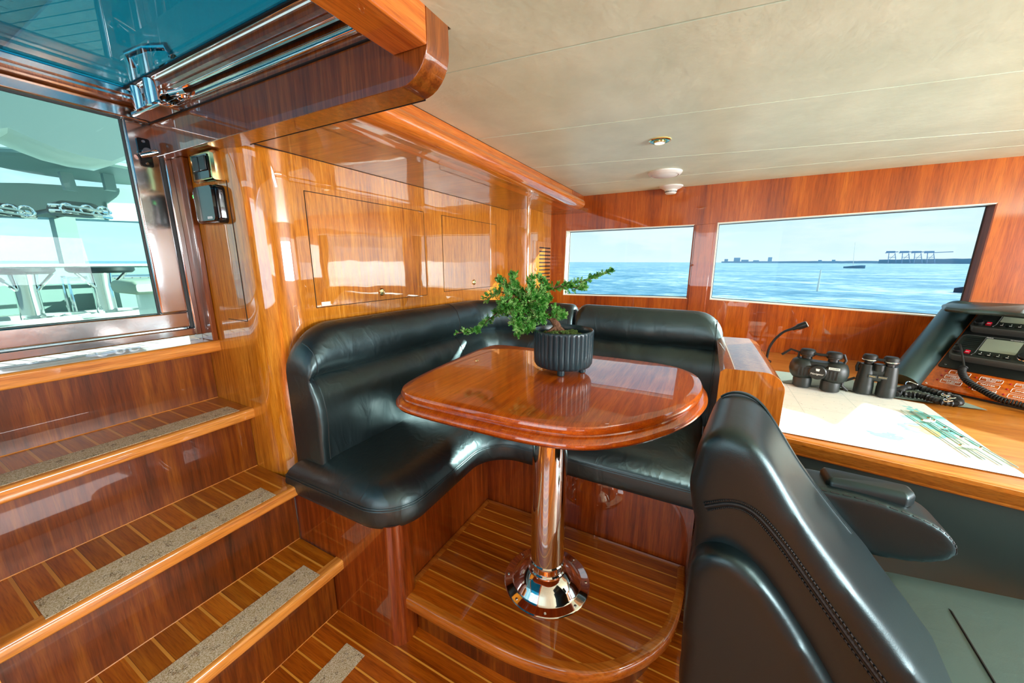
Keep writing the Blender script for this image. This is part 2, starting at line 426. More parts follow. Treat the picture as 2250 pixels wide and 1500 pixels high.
# left wall with rounded corner, pilaster
def arc(cx, cy, r, a0, a1, n=10): return [Vector((cx+r*math.cos(math.radians(a0+(a1-a0)*k/n)), cy+r*math.sin(math.radians(a0+(a1-a0)*k/n)))) for k in range(n+1)]
R_ = .13
path = [Vector((XS, 1.80)), Vector((XS, 1.44))] + arc(XS+R_, YW+R_, R_, 180, 270, 14) + [Vector((2.42, YW)), Vector((2.42, 1.165))] + arc(2.455, 1.165, .035, 180, 270, 8) + [Vector((2.90, 1.13)), Vector((2.90, 1.9)), Vector((1.6, 1.9)), Vector((.9, 1.9)), Vector((XS, 1.9))]
struct('wall_left', slab(B(), path, [(0, -.04), (0, 1.66)]), M_WALL, ang=30)
# glossy soffit above the locker wall
bm = B(); box(bm, (.715, .83, 1.66), (2.84, 1.9, 1.68)); struct('ceiling_soffit', bm, M_SOFF)
bm = B(); box(bm, (.7255, .6, 1.654), (.7275, 1.30, 1.662)); struct('trim_16', bm, M_GAP)
bm = B(); box(bm, (.70, 1.298, 1.6585), (2.42, 1.304, 1.6615)); struct('trim_4', bm, M_GAP)
# moulding beam
prof = [(.905, 1.79), (.905, 1.715), (.885, 1.71)] + [(.845+.055*math.cos(a), 1.675+.042*math.sin(a)) for a in [math.radians(60-k*18) for k in range(0, 0)]]
cy_, cz_ = .835, 1.691
rp = [(cy_+.05*math.cos(math.radians(a)), cz_+.034*math.sin(math.radians(a))) for a in range(140, 301, 16)]
sec = [(.93, 1.79), (.87, 1.79), (.868, 1.722)] + [(y, z) for y, z in rp] + [(.93, 1.657)]
bm = B(); prism(bm, [(.72, y, z) for y, z in sec], (1.86, 0, 0)); struct('trim_1', bm, M_BEAM, ang=25)
bm = B(); prism(bm, [(.70, .873, 1.779), (.70, .868, 1.779), (.70, .868, 1.782), (.70, .873, 1.782)], (2.13, 0, 0)); struct('trim_5', bm, M_GAP)
bm = B(); box(bm, (2.55, .868, 1.70), (2.85, .93, 1.79)); struct('trim_6', bm, M_FRONT)

# hatch fascia board with rounded lower corner
yr = .53
sec = [(1.80, 1.86), (1.80, 1.655), (yr+.075, 1.655)] + [(yr+.075-.075*math.sin(a), 1.73-.075*math.cos(a)) for a in [PI/2*k/8 for k in range(1, 9)]] + [(yr, 1.86)]
bm = B(); prism(bm, [(.655, y, z) for y, z in sec], (.07, 0, 0)); struct('trim_2', bm, M_FASC, ang=30, bevel=.003)
# side beam of the hatch, towards the viewer
bm = B(); box(bm, (-1.6, .53, 1.715), (.655, .62, 1.87)); struct('trim_3', bm, M_BEAM, bevel=.004)
bm = B(); box(bm, (.65, 1.0, 1.7585), (.6556, 1.76, 1.7615)); box(bm, (.65, .62, 1.7585), (.6556, 1.0, 1.7615)); struct('trim_7', bm, M_GAP)
# chrome track above the fascia
hat = thing('hatch_track', 'polished metal sliding track with dark slot above the brown hatch fascia', 'track', (.64, 1.2, 1.80))
bm = B(); box(bm, (.607, .62, 1.815), (.632, 1.75, 1.835)); obj('track_board', bm, M_FASC, hat)
bm = B(); box(bm, (.622, .62, 1.800), (.634, 1.75, 1.815)); obj('rail', bm, M_CHROME, hat, bevel=.003)
bm = B(); box(bm, (.634, .62, 1.805), (.645, 1.75, 1.85)); obj('slot', bm, M_BLACK, hat)
bm = B(); box(bm, (.643, .62, 1.778), (.6548, 1.72, 1.796)); obj('rail', bm, M_CHROME, hat, bevel=.004)

# hatch glass
hg = thing('roof_hatch', 'sliding overhead hatch of teal tinted glass over the stairs', 'hatch', (.2, 1.2, 1.84))
bm = B(); box(bm, (-1.0, .60, 1.842), (.597, 1.735, 1.850)); obj('pane', bm, M_GLASSH, hg, smooth=False)
bm = B(); box(bm, (.597, .60, 1.838), (.607, 1.752, 1.856)); box(bm, (-1.0, 1.735, 1.832), (.607, 1.756, 1.856)); obj('frame', bm, M_CHROME, hg, bevel=.003)
bm = B(); box(bm, (.590, .60, 1.8385), (.597, 1.735, 1.842)); box(bm, (-1.0, 1.729, 1.8385), (.597, 1.735, 1.842)); obj('gasket', bm, M_RUB, hg)
# latch on the hatch
lt = thing('hatch_latch', 'chunky chrome latch at the corner where hatch glass meets window', 'latch', (.60, 1.6, 1.80))
p0 = Vector((.612, 1.63, 1.80))
for y_, r_ in ((1.66, .022), (1.56, .025)): obj('barrel', tube(B(), [(.612, y_, 1.837), (.612, y_, 1.766)], r_, 24), M_CHROME, lt)
bm = B(); box(bm, (.592, 1.50, 1.755), (.646, 1.70, 1.772)); obj('plate', bm, M_CHROME, lt, bevel=.005)
bm = B(); box(bm, (.605, 1.585, 1.772), (.622, 1.635, 1.795)); obj('tongue', bm, M_CHROME, lt, bevel=.005)
bm = B(); tube(bm, [(.63, 1.50, 1.80), (.64, 1.43, 1.80)], .013, 16); tube(bm, [(.637, 1.455, 1.78), (.637, 1.445, 1.83)], [.006, .010], 10); obj('thumb_screw', bm, M_CHROME, lt)
bm = B(); tube(bm, [(.575, 1.56, 1.86), (.56, 1.55, 1.885), (.575, 1.48, 1.892), (.595, 1.40, 1.885), (.60, 1.39, 1.86)], .010, 12); obj('bail', bm, M_CHROME, lt)

# header between hatch and window
bm = B(); box(bm, (-1.0, 1.70, 1.798), (.655, 1.82, 1.836)); struct('trim_8', bm, M_FASC)
bm = B(); box(bm, (-1.0, 1.692, 1.806), (.655, 1.70, 1.812)); box(bm, (-1.0, 1.695, 1.82), (.655, 1.70, 1.834)); struct('trim_15', bm, M_CHROME2)
# ---- side window over the stairs
w1 = thing('window_1', None, None, (.3, 1.75, 1.03)); w1['kind'] = 'structure'
def rframe(bm, x0, x1, z0, z1, wl, wr, wb, wt, y0, y1):
    o = rpoly([(x0, z0), (x1, z0), (x1, z1), (x0, z1)], .001, 2); i = rpoly([(x0+wl, z0+wb), (x1-wr, z0+wb), (x1-wr, z1-wt), (x0+wl, z1-wt)], .02, 8)
    box(bm, (x0, y0, z0), (x1, y1, z0+wb)); box(bm, (x0, y0, z1-wt), (x1, y1, z1)); box(bm, (x1-wr, y0, z0+wb), (x1, y1, z1-wt))
    if wl: box(bm, (x0, y0, z0+wb), (x0+wl, y1, z1-wt))
bm = B(); rframe(bm, -1.0, .662, 1.052, 1.798, 0, .079, .060, .040, 1.740, 1.775)
obj('window_frame', bm, M_CHROME2, w1, bevel=.006, seg=3)
bm = B(); box(bm, (.672, 1.735, 1.02), (.706, 1.785, 1.80)); box(bm, (-1.0, 1.735, 1.02), (.672, 1.785, 1.048)); box(bm, (.655, 1.76, 1.048), (.675, 1.80, 1.80)); obj('window_frame', bm, M_CHROME2, w1, bevel=.004)
bm = B(); box(bm, (.6625, 1.745, 1.05), (.6715, 1.80, 1.80)); obj('gasket', bm, M_RUB, w1)
bm = B(); box(bm, (.578, 1.752, 1.11), (.5835, 1.76, 1.76)); box(bm, (-1.0, 1.752, 1.110), (.578, 1.76, 1.114)); box(bm, (-1.0, 1.752, 1.753), (.578, 1.76, 1.76)); obj('gasket', bm, M_RUB, w1)
bm = B(); box(bm, (-1.0, 1.757, 1.108), (.585, 1.763, 1.76)); obj('glass', bm, M_GLASST, w1, smooth=False)
# window latch
lt = thing('window_latch', 'small chrome turn latch on a black plate on the side window frame', 'latch', (.62, 1.738, 1.64))
bm = B(); slab(bm, rpoly([(.607, 1.615), (.640, 1.615), (.640, 1.705), (.607, 1.705)], .006, 4), [(0, 1.740), (0, 1.735)], lambda p, h: Vector((p.x, h, p.y))); obj('plate', bm, M_BLACKG, lt)
bm = B(); tube(bm, [(.6235, 1.735, 1.66), (.6235, 1.716, 1.66)], .013, 16); tube(bm, [(.605, 1.722, 1.645), (.648, 1.712, 1.664)], [.008, .010], 12); obj('turn_lever', bm, M_CHROME, lt)
for z in (1.625, 1.695): obj('screw', lathe(B(), (.6235, 1.7345, z), [(.005, 0), (.004, .002)], (0, -1, 0), 12), M_CHROME, lt)

# vertical trim boards between window and side panel
bm = B(); box(bm, (.690, 1.655, 1.0), (.709, 1.735, 1.655)); struct('trim_9', bm, M_SIDE, bevel=.003)
bm = B(); box(bm, (.7065, 1.66, 1.0), (.7085, 1.735, 1.655)); box(bm, (.69, 1.735, 1.0), (.72, 1.80, 1.84)); struct('trim_10', bm, M_SIDE)
# inset panel outline on the side wall
bm = B()
sm = XS-.0012
for a, b in (((sm, 1.432, 1.09), (XS+.001, 1.435, 1.56)), ): box(bm, a, b)
box(bm, (sm, 1.435, 1.089), (XS+.001, 1.56, 1.091)); struct('trim_11', bm, M_GAP)

# sill below the window
bm = B(); slab(bm, rpoly([(-1.0, 1.655), (.735, 1.655), (.735, 1.745), (-1.0, 1.745)], 0), [(0, .955), (0, 1.0)]); struct('trim_12', bm, M_NOSE, bevel=.008, seg=3)
# wall behind the stairs, outside skin below the window, unseen walls
bm = B(); box(bm, (-1.6, 1.80, 0), (.70, 1.84, .99)); struct('wall_stair', bm, M_SIDE)
bm = B()
box(bm, (-1.6, -2.74, -.04), (3.0, -2.70, 1.05)); box(bm, (-1.6, -2.74, 1.60), (3.0, -2.70, 1.9))
for a, b in ((-1.6, -.4), (1.6, 1.75), (2.9, 3.0)): box(bm, (a, -2.74, 1.05), (b, -2.70, 1.60))
struct('wall_right', bm, M_FRONT)
bm = B()
box(bm, (-1.64, -2.74, -.04), (-1.6, 1.9, .9)); box(bm, (-1.64, -2.74, 1.78), (-1.6, 1.9, 1.9)); box(bm, (-1.64, -2.74, .9), (-1.6, -.5, 1.78)); box(bm, (-1.64, 1.1, .9), (-1.6, 1.9, 1.78))
struct('wall_back', bm, M_FRONT)

# ---- front wall with windows, set out in its own plane
def fs(p): return (p-FO).dot(FD)
W2 = [(1237, 648), (1510, 656), (1527, 493), (1244, 507)]
W3 = [(1559, 658), (2066, 697), (2193, 445), (1577, 489)]
def w2d(c): p = fpt(*c); return Vector((fs(p), p.z))
w2 = [w2d(c) for c in W2]; w3 = [w2d(c) for c in W3]
# continue window 3 down to its hidden corner
w3[1] = Vector((w3[2].x-.004, w3[0].y+(w3[1].y-w3[0].y)*(w3[2].x-w3[0].x)/(w3[1].x-w3[0].x)))
gap = .20
w4 = [Vector((w3[1].x+gap+.01, w3[1].y-.004)), Vector((w3[1].x+1.35, w3[1].y-.02)), Vector((w3[1].x+1.30, w3[2].y+.01)), Vector((w3[2].x+gap, w3[2].y+.003))]
def wall_strip(bm, pts, off=0, th=.07):
    prism(bm, [fw(p[0], p[1], off) for p in pts], -FN*th)
def ip(a, b, s): return Vector((s, a.y+(b.y-a.y)*(s-a.x)/(b.x-a.x)))
s0, s1 = -.30, 4.0
bm = B()
top, bot = ZC+.03, -.04
# below / above bands as polygons following the openings
wall_strip(bm, [(s0, bot), (s1, bot), (s1, w4[1].y), w4[1], w4[0], w3[1], w3[0], w2[1], w2[0], (s0, w2[0].y)])
wall_strip(bm, [(s0, top), (s0, w2[3].y), w2[3], w2[2], w3[3], w3[2], w4[3], w4[2], (s1, w4[2].y), (s1, top)])
wall_strip(bm, [(s0, w2[0].y), w2[0], w2[3], (s0, w2[3].y)])
wall_strip(bm, [w2[1], w3[0], w3[3], w2[2]])
wall_strip(bm, [w3[1], w4[0], w4[3], w3[2]])
wall_strip(bm, [w4[1], (s1, w4[1].y), (s1, w4[2].y), w4[2]])
wf = struct('wall_front', bm, M_FRONT, smooth=False)
# raised mullion post between the two windows
bm = B()
prism(bm, [fw(w2[1].x+.008, .90, .006), fw(w3[0].x-.022, .90, .006), fw(w3[0].x-.022, w3[0].y, .006), fw(w3[3].x-.012, w3[3].y-.004, .006), fw(w2[2].x+.008, w2[2].y-.004, .006)], -FN*.01)
struct('trim_13', bm, M_FRONT, bevel=.002)
# ledge line above windows
bm = B(); prism(bm, [fw(w3[2].x-.0, w3[2].y+.004, .010), fw(s1, w4[2].y+.006, .010), fw(s1, top-.03, .010), fw(w3[2].x, top-.03, .010)], -FN*.012)
def make_window(n, wq, label):
    t = thing('window_%d' % n, None, None, fw(wq[0].x, wq[0].y)); t['kind'] = 'structure'
    c = sum(wq, Vector((0, 0)))/4
    inner = [p for p in wq]
    bm = B(); d = .085
    q0 = [fw(p.x, p.y, .001) for p in inner]; q1 = [fw(p.x, p.y, -d) for p in inner]
    k = .012
    def ins(p): v = Vector((c.x-p.x, c.y-p.y)); return Vector((p.x+math.copysign(.006, v.x), p.y+math.copysign(.006, v.y)))
    r0 = [fw(*ins(p), .001) for p in inner]; r1 = [fw(*ins(p), -d) for p in inner]
    bw_ = B()
    V = lambda L, bm: [bm.verts.new(x) for x in L]
    for i in range(4):
        if i == 0: a, b, c0, d0 = V(q0, bm), V(r0, bm), V(r1, bm), V(q1, bm); a2, b2, c2, d2 = V(q0, bw_), V(r0, bw_), V(r1, bw_), V(q1, bw_)
        j = (i+1) % 4
        if i == 1:
            bw_.faces.new((a2[i], a2[j], b2[j], b2[i])); bw_.faces.new((b2[i], b2[j], c2[j], c2[i])); continue
        bm.faces.new((a[i], a[j], b[j], b[i])); bm.faces.new((b[i], b[j], c0[j], c0[i])); bm.faces.new((c0[i], c0[j], d0[j], d0[i])); bm.faces.new((d0[i], d0[j], a[j], a[i]))
    obj('window_frame', bm, M_CREAM, t, smooth=False); obj('jamb', bw_, M_JAMB, t, smooth=False)
    bm = B(); g_ = [fw(*ins(p), -d+.012) for p in inner]
    for i in range(4):
        j = (i+1) % 4; tube(bm, [g_[i], g_[j]], .0035, 8)
    obj('gasket', bm, M_RUB, t)
    bm = B(); prism(bm, [fw(*ins(p), -d+.008) for p in inner], -FN*.006); obj('glass', bm, M_GLASSW, t, smooth=False)
make_window(2, w2, ''); make_window(3, w3, ''); make_window(4, w4, '')
# deck shelf behind the bench back
bm = B(); box(bm, (2.115, -.07, -.0), (2.76, 1.12, .955)); struct('trim_14', bm, M_FRONT)

# louvred door on the pilaster
pv = lambda u, v: Yp(u, v, 1.128)
a, b = pv(1172, 516), pv(1213, 524)
ld = thing('louvred_door', 'narrow glossy wood door with black louvre slots beside the first window', 'cabinet door', (2.6, 1.13, 1.1))
x0, x1 = a.x, b.x; z1, z0 = 1.45, 1.02
bm = B(); box(bm, (x0, 1.1265, z0), (x1, 1.14, z1)); obj('panel', bm, M_WALL, ld, bevel=.001)
bm = B()
for k in range(13):
    z = 1.40-k*.0275; box(bm, (x0+(x1-x0)*.30, 1.1245, z), (x1-(x1-x0)*.10, 1.13, z+.0095))
o = obj('louvre_slots', bm, M_BLACK, ld)
bm = B(); lathe(bm, pv(1177, 592)+Vector((0, -.002, 0)), [(.011, 0), (.011, .004), (.006, .006)], (0, -1, 0), 20); obj('knob', bm, M_BRASS, ld)
st = thing('safety_sticker', 'small green sticker with white cross on the wood by the louvred door', 'sticker', pv(1209, 640))
c = pv(1209, 645); bm = B(); box(bm, (c.x-.012, 1.1235, c.z-.022), (c.x+.012, 1.1265, c.z+.022)); obj('backing', bm, M_GRN, st)
bm = B(); box(bm, (c.x-.003, 1.122, c.z-.010), (c.x+.003, 1.1236, c.z+.010)); box(bm, (c.x-.008, 1.122, c.z-.003), (c.x+.008, 1.1236, c.z+.003)); obj('cross', bm, M_MARK, st)

# ---- locker doors in the left wall
def locker(q, knob_px, label, tagplate=None):
    P = [Yp(u, v, YW-.001) for u, v in q]
    xs0, xs1 = (P[0].x+P[3].x)/2, (P[1].x+P[2].x)/2; zs1, zs0 = (P[0].z+P[1].z)/2, (P[2].z+P[3].z)/2
    t = thing('locker_door', label, 'cabinet door', ((xs0+xs1)/2, YW, zs0))
    bm = B(); slab(bm, rpoly([(xs0, zs0), (xs1, zs0), (xs1, zs1), (xs0, zs1)], .004, 3), [(0, YW+.01), (0, YW-.001), ], lambda p, h: Vector((p.x, h, p.y))); obj('door_panel', bm, M_WALL, t, smooth=False)
    g_ = .0018; bm = B(); y0_, y1_ = YW-.0014, YW+.004
    box(bm, (xs0-g_, y0_, zs0-g_), (xs0+g_*.4, y1_, zs1+g_)); box(bm, (xs1-g_*.4, y0_, zs0-g_), (xs1+g_, y1_, zs1+g_))
    box(bm, (xs0, y0_, zs0-g_), (xs1, y1_, zs0+g_*.4)); box(bm, (xs0, y0_, zs1-g_*.4), (xs1, y1_, zs1+g_)); obj('gap', bm, M_GAP, t)
    c = Yp(*knob_px, YW); bm = B(); lathe(bm, (c.x, YW-.001, c.z), [(.017, 0), (.017, .003), (.013, .006), (.012, .004), (.0, .005)], (0, -1, 0), 28); obj('push_button', bm, M_BRASS, t)
    if tagplate:
        c = Yp(*tagplate, YW); bm = B(); box(bm, (c.x-.019, YW-.003, c.z-.008), (c.x+.019, YW, c.z+.008)); obj('name_plate', bm, M_WHITE, t)
    return t
locker([(668, 420), (930, 465), (938, 646), (697, 678)], (838, 641), 'larger flush wooden locker door with white name plate, above the sofa back', (716, 667))
locker([(970, 473), (1090, 494), (1090, 627), (977, 641)], (1041, 620), 'smaller flush wooden locker door nearer the windows, above the sofa corner')

# ---- switch panel + control box on the side panel
sw = thing('light_switch', 'double rocker switch in a shiny brass frame on the side panel', 'switch', (XS, 1.54, 1.60))
def side(bm, y0, y1, z0, z1, r, prof): return slab(bm, rpoly([(y0, z0), (y1, z0), (y1, z1), (y0, z1)], r, 5), prof, lambda p, h: Vector((XS-h, p.x, p.y)))
bm = B(); side(bm, 1.448, 1.585, 1.558, 1.652, .004, [(0, 0), (0, .02), (.006, .028)]); obj('frame', bm, M_BRASS, sw, ang=20)
bm = B(); side(bm, 1.468, 1.562, 1.567, 1.640, .004, [(0, .0281), (0, .031)]); obj('face', bm, M_BLACKG, sw)
for k in range(2):
    y = 1.473+k*.043; bm = B(); prism(bm, [(XS-.031, y, 1.590), (XS-.031, y+.039, 1.590), (XS-.031, y+.039, 1.634), (XS-.031, y, 1.634)], (-.005, 0, 0)); obj('rocker', bm, M_BLACK, sw, bevel=.002)
cb = thing('control_box', 'black rounded wall control with green display, below the brass switch', 'control box', (XS, 1.56, 1.48))
bm = B(); side(bm, 1.452, 1.608, 1.425, 1.548, .018, [(0, 0), (0, .018), (.004, .026), (.014, .031)]); obj('housing', bm, M_BLACKG, cb, ang=50)
bm = B(); side(bm, 1.455, 1.575, 1.430, 1.545, .016, [(0, .031), (.003, .038)]); obj('cover', bm, M_BLACKG, cb, ang=50)
text3('display', '5', (XS-.033, 1.592, 1.515), (0, -1, 0), (0, 0, 1), .014, principled('green_led', '#10ff40', .4, emit=(.05, 1, .2, 1), es=1.5), cb)
bm = B(); side(bm, 1.475, 1.505, 1.438, 1.446, .001, [(0, .0383), (0, .0389)]); obj('logo', bm, M_MARK, cb)

# ---- ceiling fittings
dl = thing('downlight', 'lit recessed downlight with green reflecting ring in the cream ceiling', 'light', (1.70, .22, ZC))
c = Zp(1450, 308, ZC)
bm = B(); lathe(bm, (c.x, c.y, ZC), [(.041, 0), (.043, .003), (.036, .005), (.034, .001)], (0, 0, -1), 36, cap=False); obj('rim', bm, M_BRASS, dl)
bm = B(); lathe(bm, (c.x, c.y, ZC), [(.037, .0055), (.030, .0065), (.024, .0055), (.023, 0)], (0, 0, -1), 36, cap=False); obj('ring', bm, M_GRN, dl)  # green reflection in the brass put into the ring's colour
bm = B(); lathe(bm, (c.x, c.y, ZC), [(.023, .002), (.022, .011), (.0185, .012), (.018, .006)], (0, 0, -1), 30, cap=False); obj('collar', bm, M_BRASS, dl)
bm = B(); lathe(bm, (c.x, c.y, ZC), [(.0185, .010), (.0001, .0105)], (0, 0, -1), 30, cap=False); obj('lens', bm, M_LENS, dl)
c = Zp(1461, 378, ZC)
vt = thing('ceiling_vent', 'round white domed disc on the ceiling between the downlight and the detector', 'ceiling vent', (c.x, c.y, ZC))
bm = B(); lathe(bm, (c.x, c.y, ZC), [(.088, 0), (.088, .006), (.078, .016), (.072, .018), (.070, .013)], (0, 0, -1), 44, cap=False); obj('ring', bm, M_WHITE, vt)
bm = B(); lathe(bm, (c.x, c.y, ZC), [(.071, .013), (.062, .020), (.03, .026), (.0001, .027)], (0, 0, -1), 44, cap=False); obj('cover', bm, M_WHITE, vt)
c = Zp(1475, 409, ZC)
sm_ = thing('smoke_detector', 'white cone shaped smoke detector on the ceiling above the front wall', 'smoke detector', (c.x, c.y, ZC))
bm = B(); lathe(bm, (c.x, c.y, ZC), [(.072, 0), (.070, .006), (.052, .016), (.040, .022), (.036, .030)], (0, 0, -1), 40, cap=False); obj('base', bm, M_WHITE, sm_)
bm = B(); lathe(bm, (c.x, c.y, ZC), [(.036, .030), (.034, .042), (.028, .048), (.0001, .048)], (0, 0, -1), 40, cap=False); obj('sensor_head', bm, M_WHITE, sm_)
bm = B()
for k in range(24):
    a = 2*PI*k/24; d_ = Vector((math.cos(a), math.sin(a), 0)); obox(bm, Vector((c.x, c.y, ZC-.035))+d_*.0355, d_*.001, Vector((-d_.y, d_.x, 0))*.002, (0, 0, .004))
obj('vent_slots', bm, M_BLACK, sm_)

# ================================================================== STAIRS
stg = thing('staircase', 'varnished teak stairs with pale inlaid strips climbing to the side window', 'stairs', (.37, 1.1, 0))
RISE = .25
noses = [1.055, 1.245, 1.485]; inner = [1.297, 1.52, 1.741]
XL = .035
for k in range(3):
    z = RISE*(k+1); y0, y1 = noses[k], inner[k]+.02
    bm = B(); box(bm, (XL, y0+.035, z-.03), (XS-.0015, y1, z)); t = obj('tread', bm, M_TREAD, stg)
    bm = B()
    sec = rpoly([(y0, z-.040), (y0+.036, z-.040), (y0+.036, z+.0005), (y0, z+.0005)], [.008, 0, 0, .010], 5)
    prism(bm, [(XL, p.x, p.y) for p in sec], (XS+.004-XL, 0, 0)); obj('nosing', bm, M_NOSE, t, ang=50)
    gx0 = {0: .10, 1: .113, 2: .06}[k]; gx1 = {0: .633, 1: .628, 2: .671}[k]; ga, gb = {0: (1.070, 1.158), 1: (1.253, 1.350), 2: (1.505, 1.590)}[k]
    bm = B(); box(bm, (gx0, max(ga, y0+.012), z+.0007), (gx1, gb, z+.0015)); obj('grip_strip', bm, M_GRIP, t, smooth=False)
for k in range(4):
    yb = [1.115, 1.297, 1.52, 1.741][k]; z0, z1 = RISE*k, RISE*(k+1)-(.028 if k < 3 else .045)
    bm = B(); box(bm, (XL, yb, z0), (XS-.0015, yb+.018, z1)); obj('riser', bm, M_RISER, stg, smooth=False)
    bm = B(); tube(bm, [(XL, yb-.0005, z0+.001), (XS-.002, yb-.0005, z0+.001)], .0016, 6); obj('joint', bm, M_NOSE, stg)
bm = B(); prism(bm, [(XL, 1.0, 0), (XL, 1.03, .30), (XL, 1.72, 1.0), (XL, 1.745, 1.0), (XL, 1.745, 0)], (-.035, 0, 0)); obj('stringer', bm, M_NOSE, stg)
bm = B(); a, b = Zp(450, 962, .70), Zp(508, 940, .70)
tube(bm, [(a.x, 1.535, .69), (b.x, 1.535, .70)], .005, 8); obox(bm, (a.x, 1.53, .688), (.018, 0, 0), (0, .006, 0), (0, 0, .006)); obox(bm, (b.x-.012, 1.53, .702), (.016, 0, 0), (0, .006, 0), (0, 0, .006)); obj('bracket', bm, M_CHROME2, stg)
gs = tag(obj('grip_strip', box(B(), (.10, .893, .0005), (.643, .982, .0016)), M_GRIP, smooth=False), 'grey worn non-slip strip on the cabin floor below the stairs', 'grip strip')

# ================================================================== PLATFORM under the table
pl = thing('platform', 'raised D shaped teak platform with pale inlaid strips under the table', 'platform', (1.05, .4, 0))
po = [Vector((a, b, 0)) for a, b in ((.750, .835), (.748, .60), (.757, .37), (.805, .185), (.900, .068), (1.03, -.012), (1.19, -.042), (1.345, -.042))]
po = resample([Vector((p.x, p.y)) for p in cat(po, 8)]+[Vector((1.345, .835))], .02); pin = inset(po, .026)
bm = B(); slab(bm, [p for p in inset(po, .020)], [(0, .14), (0, .180)]); tp = obj('top', bm, M_SOLE, pl, smooth=False)
bm = B(); m_ = len(po)
rings = [[bm.verts.new((p.x, p.y, h)) for p in inset(po, d)] for d, h in [(.030, .135), (.006, .135), (0, .142), (0, .172), (.003, .1785), (.009, .1812), (.028, .1806)]]
for A_, B_ in zip(rings, rings[1:]):
    for k in range(m_): bm.faces.new((A_[k], A_[(k+1) % m_], B_[(k+1) % m_], B_[k]))
obj('nosing', bm, M_PNOSE, pl, ang=50)
bm = B(); slab(bm, [Vector((p.x, .833 if p.y > .74 else p.y)) for p in inset(po, .055)], [(0, 0), (0, .137)]); obj('skirt', bm, M_RISER, pl)

# ================================================================== SOFA
sf = thing('corner_sofa', 'black leather corner sofa on varnished wood base around the table', 'sofa', (1.4, .8, 0))
bo = rpoly([(XS+.003, 1.299), (XS+.003, .795), (.80, .795), (.83, .832), (1.345, .832), (1.345, -.05), (2.11, -.05), (2.11, 1.299)], [0, .045, .045, .01, 0, 0, 0, 0], 8)
bm = B(); slab(bm, bo, [(0, .0), (0, .47)]); obj('base', bm, M_BASE, sf, ang=30)
so_ = rpoly([(.700, 1.295), (.700, .755), (1.25, .775), (1.275, .70), (1.275, -.055), (2.02, -.055), (2.02, 1.295)], [.03, .12, .22, .12, .03, .03, .03], 10)
so_ = rpoly([(.690, 1.296), (.690, .760), (1.275, .775), (1.275, -.055), (2.112, -.055), (2.112, 1.296)], [0, .14, .14, 0, 0, 0], 14)
bm = B(); slab(bm, so_, [(.045, .452), (.02, .453), (.006, .462), (0, .48), (-.003, .51), (.001, .535), (.010, .555), (.028, .575), (.055, .590), (.09, .598), (.115, .601)])
st_ = obj('seat_cushion', bm, M_LEATH, sf, ang=70)
bm = B(); q = inset(so_, .0005); L_ = [Vector((p.x, p.y, .535)) for p in q]; tube(bm, L_+[L_[0]], .0025, 6, cap=False)
q = inset(so_, -.001); L_ = [Vector((p.x, p.y, .527)) for p in q]; tube(bm, L_+[L_[0]], .0018, 6, cap=False)
obj('piping', bm, M_LEATH, st_)
# backrests: swept profile with rounded ends
PROF = [(.004, .50), (.004, .80), (.004, 1.03), (.012, 1.052), (.035, 1.067), (.065, 1.068), (.092, 1.055), (.115, 1.028), (.130, .990), (.134, .955), (.128, .920), (.112, .896), (.098, .886), (.112, .874), (.135, .850), (.150, .815), (.158, .77), (.158, .72), (.154, .66), (.154, .58), (.154, .50)]
ZG = .886; ZT = 1.068
def backrest(name, path, r0, r1, zs=None, mat=None, parent=None):
    P = [Vector(p) for p in path]; S = [0]
    for a, b in zip(P, P[1:]): S.append(S[-1]+(b-a).length)
    Ltot = S[-1]; rings = []; bm = B(); front = []
    for i, p in enumerate(P):
        t = (P[min(i+1, len(P)-1)]-P[max(i-1, 0)]).normalized(); nrm = Vector((t.y, -t.x))
        s = S[i]; ztop = ZT; th = 1.0; gr = 1.0
        for r, d in ((r0, s), (r1, Ltot-s)):
            if d < r: ztop = min(ztop, ZT-r+math.sqrt(max(r*r-(r-d)**2, 0)))
            if d < .014: th = min(th, .90+.10*math.sqrt(max(1-(1-d/.014)**2, 0)))
            if d < .03: gr = min(gr, d/.03)
        ring = []
        dz = (zs[0]+(zs[1]-zs[0])*s/Ltot) if zs else 0
        for k, (d, z) in enumerate(PROF):
            if 9 < k < 15: d = d*gr+.136*(1-gr)
            if z > ZG: z = ZG+(z-ZG)*max((ztop-ZG)/(ZT-ZG), .05)
            w = noise.noise(Vector((p.x*9, p.y*9, z*5)))*.006+abs(noise.noise(Vector((p.x*16+z*14, p.y*16-z*10, z*7))))*-.010 if d > .02 else 0
            ring.append(Vector((p.x+nrm.x*(d*th+w), p.y+nrm.y*(d*th+w), z+dz*(z > .6))))
        rings.append([bm.verts.new(v) for v in ring]); front.append(ring)
    n_ = len(PROF)
    for A_, B_ in zip(rings, rings[1:]):
        for k in range(n_): bm.faces.new((A_[k], A_[(k+1) % n_], B_[(k+1) % n_], B_[k]))
    bm.faces.new(rings[0][::-1]); bm.faces.new(rings[-1])
    return obj(name, bm, mat or M_LEATH, parent, ang=75), front, S
pa = []
for s in [0, .004, .012, .022, .035, .05, .07, .09, .12, .15]: pa.append((.738+s, 1.296))
x = .738+.18
while x < 1.78: pa.append((x, 1.296)); x += .025
pa += [(p.x, p.y) for p in arc(1.80, .996, .30, 90, 0, 18)]
y = .97
while y > .70: pa.append((2.10, y)); y -= .025
for s in [.05, .035, .022, .012, .004, 0]: pa.append((2.10, .645+s))
ob, fr, S = backrest('backrest', pa, .165, .035, (.014, -.008), None, sf)
bm = B(); i = 4; tube(bm, [v+Vector((-.0, 0, 0)) for v in fr[i][5:]], .0028, 6); obj('piping', bm, M_LEATH, ob)
i = min(range(len(pa)), key=lambda k: abs(pa[k][0]-1.62)+abs(pa[k][1]-1.296))
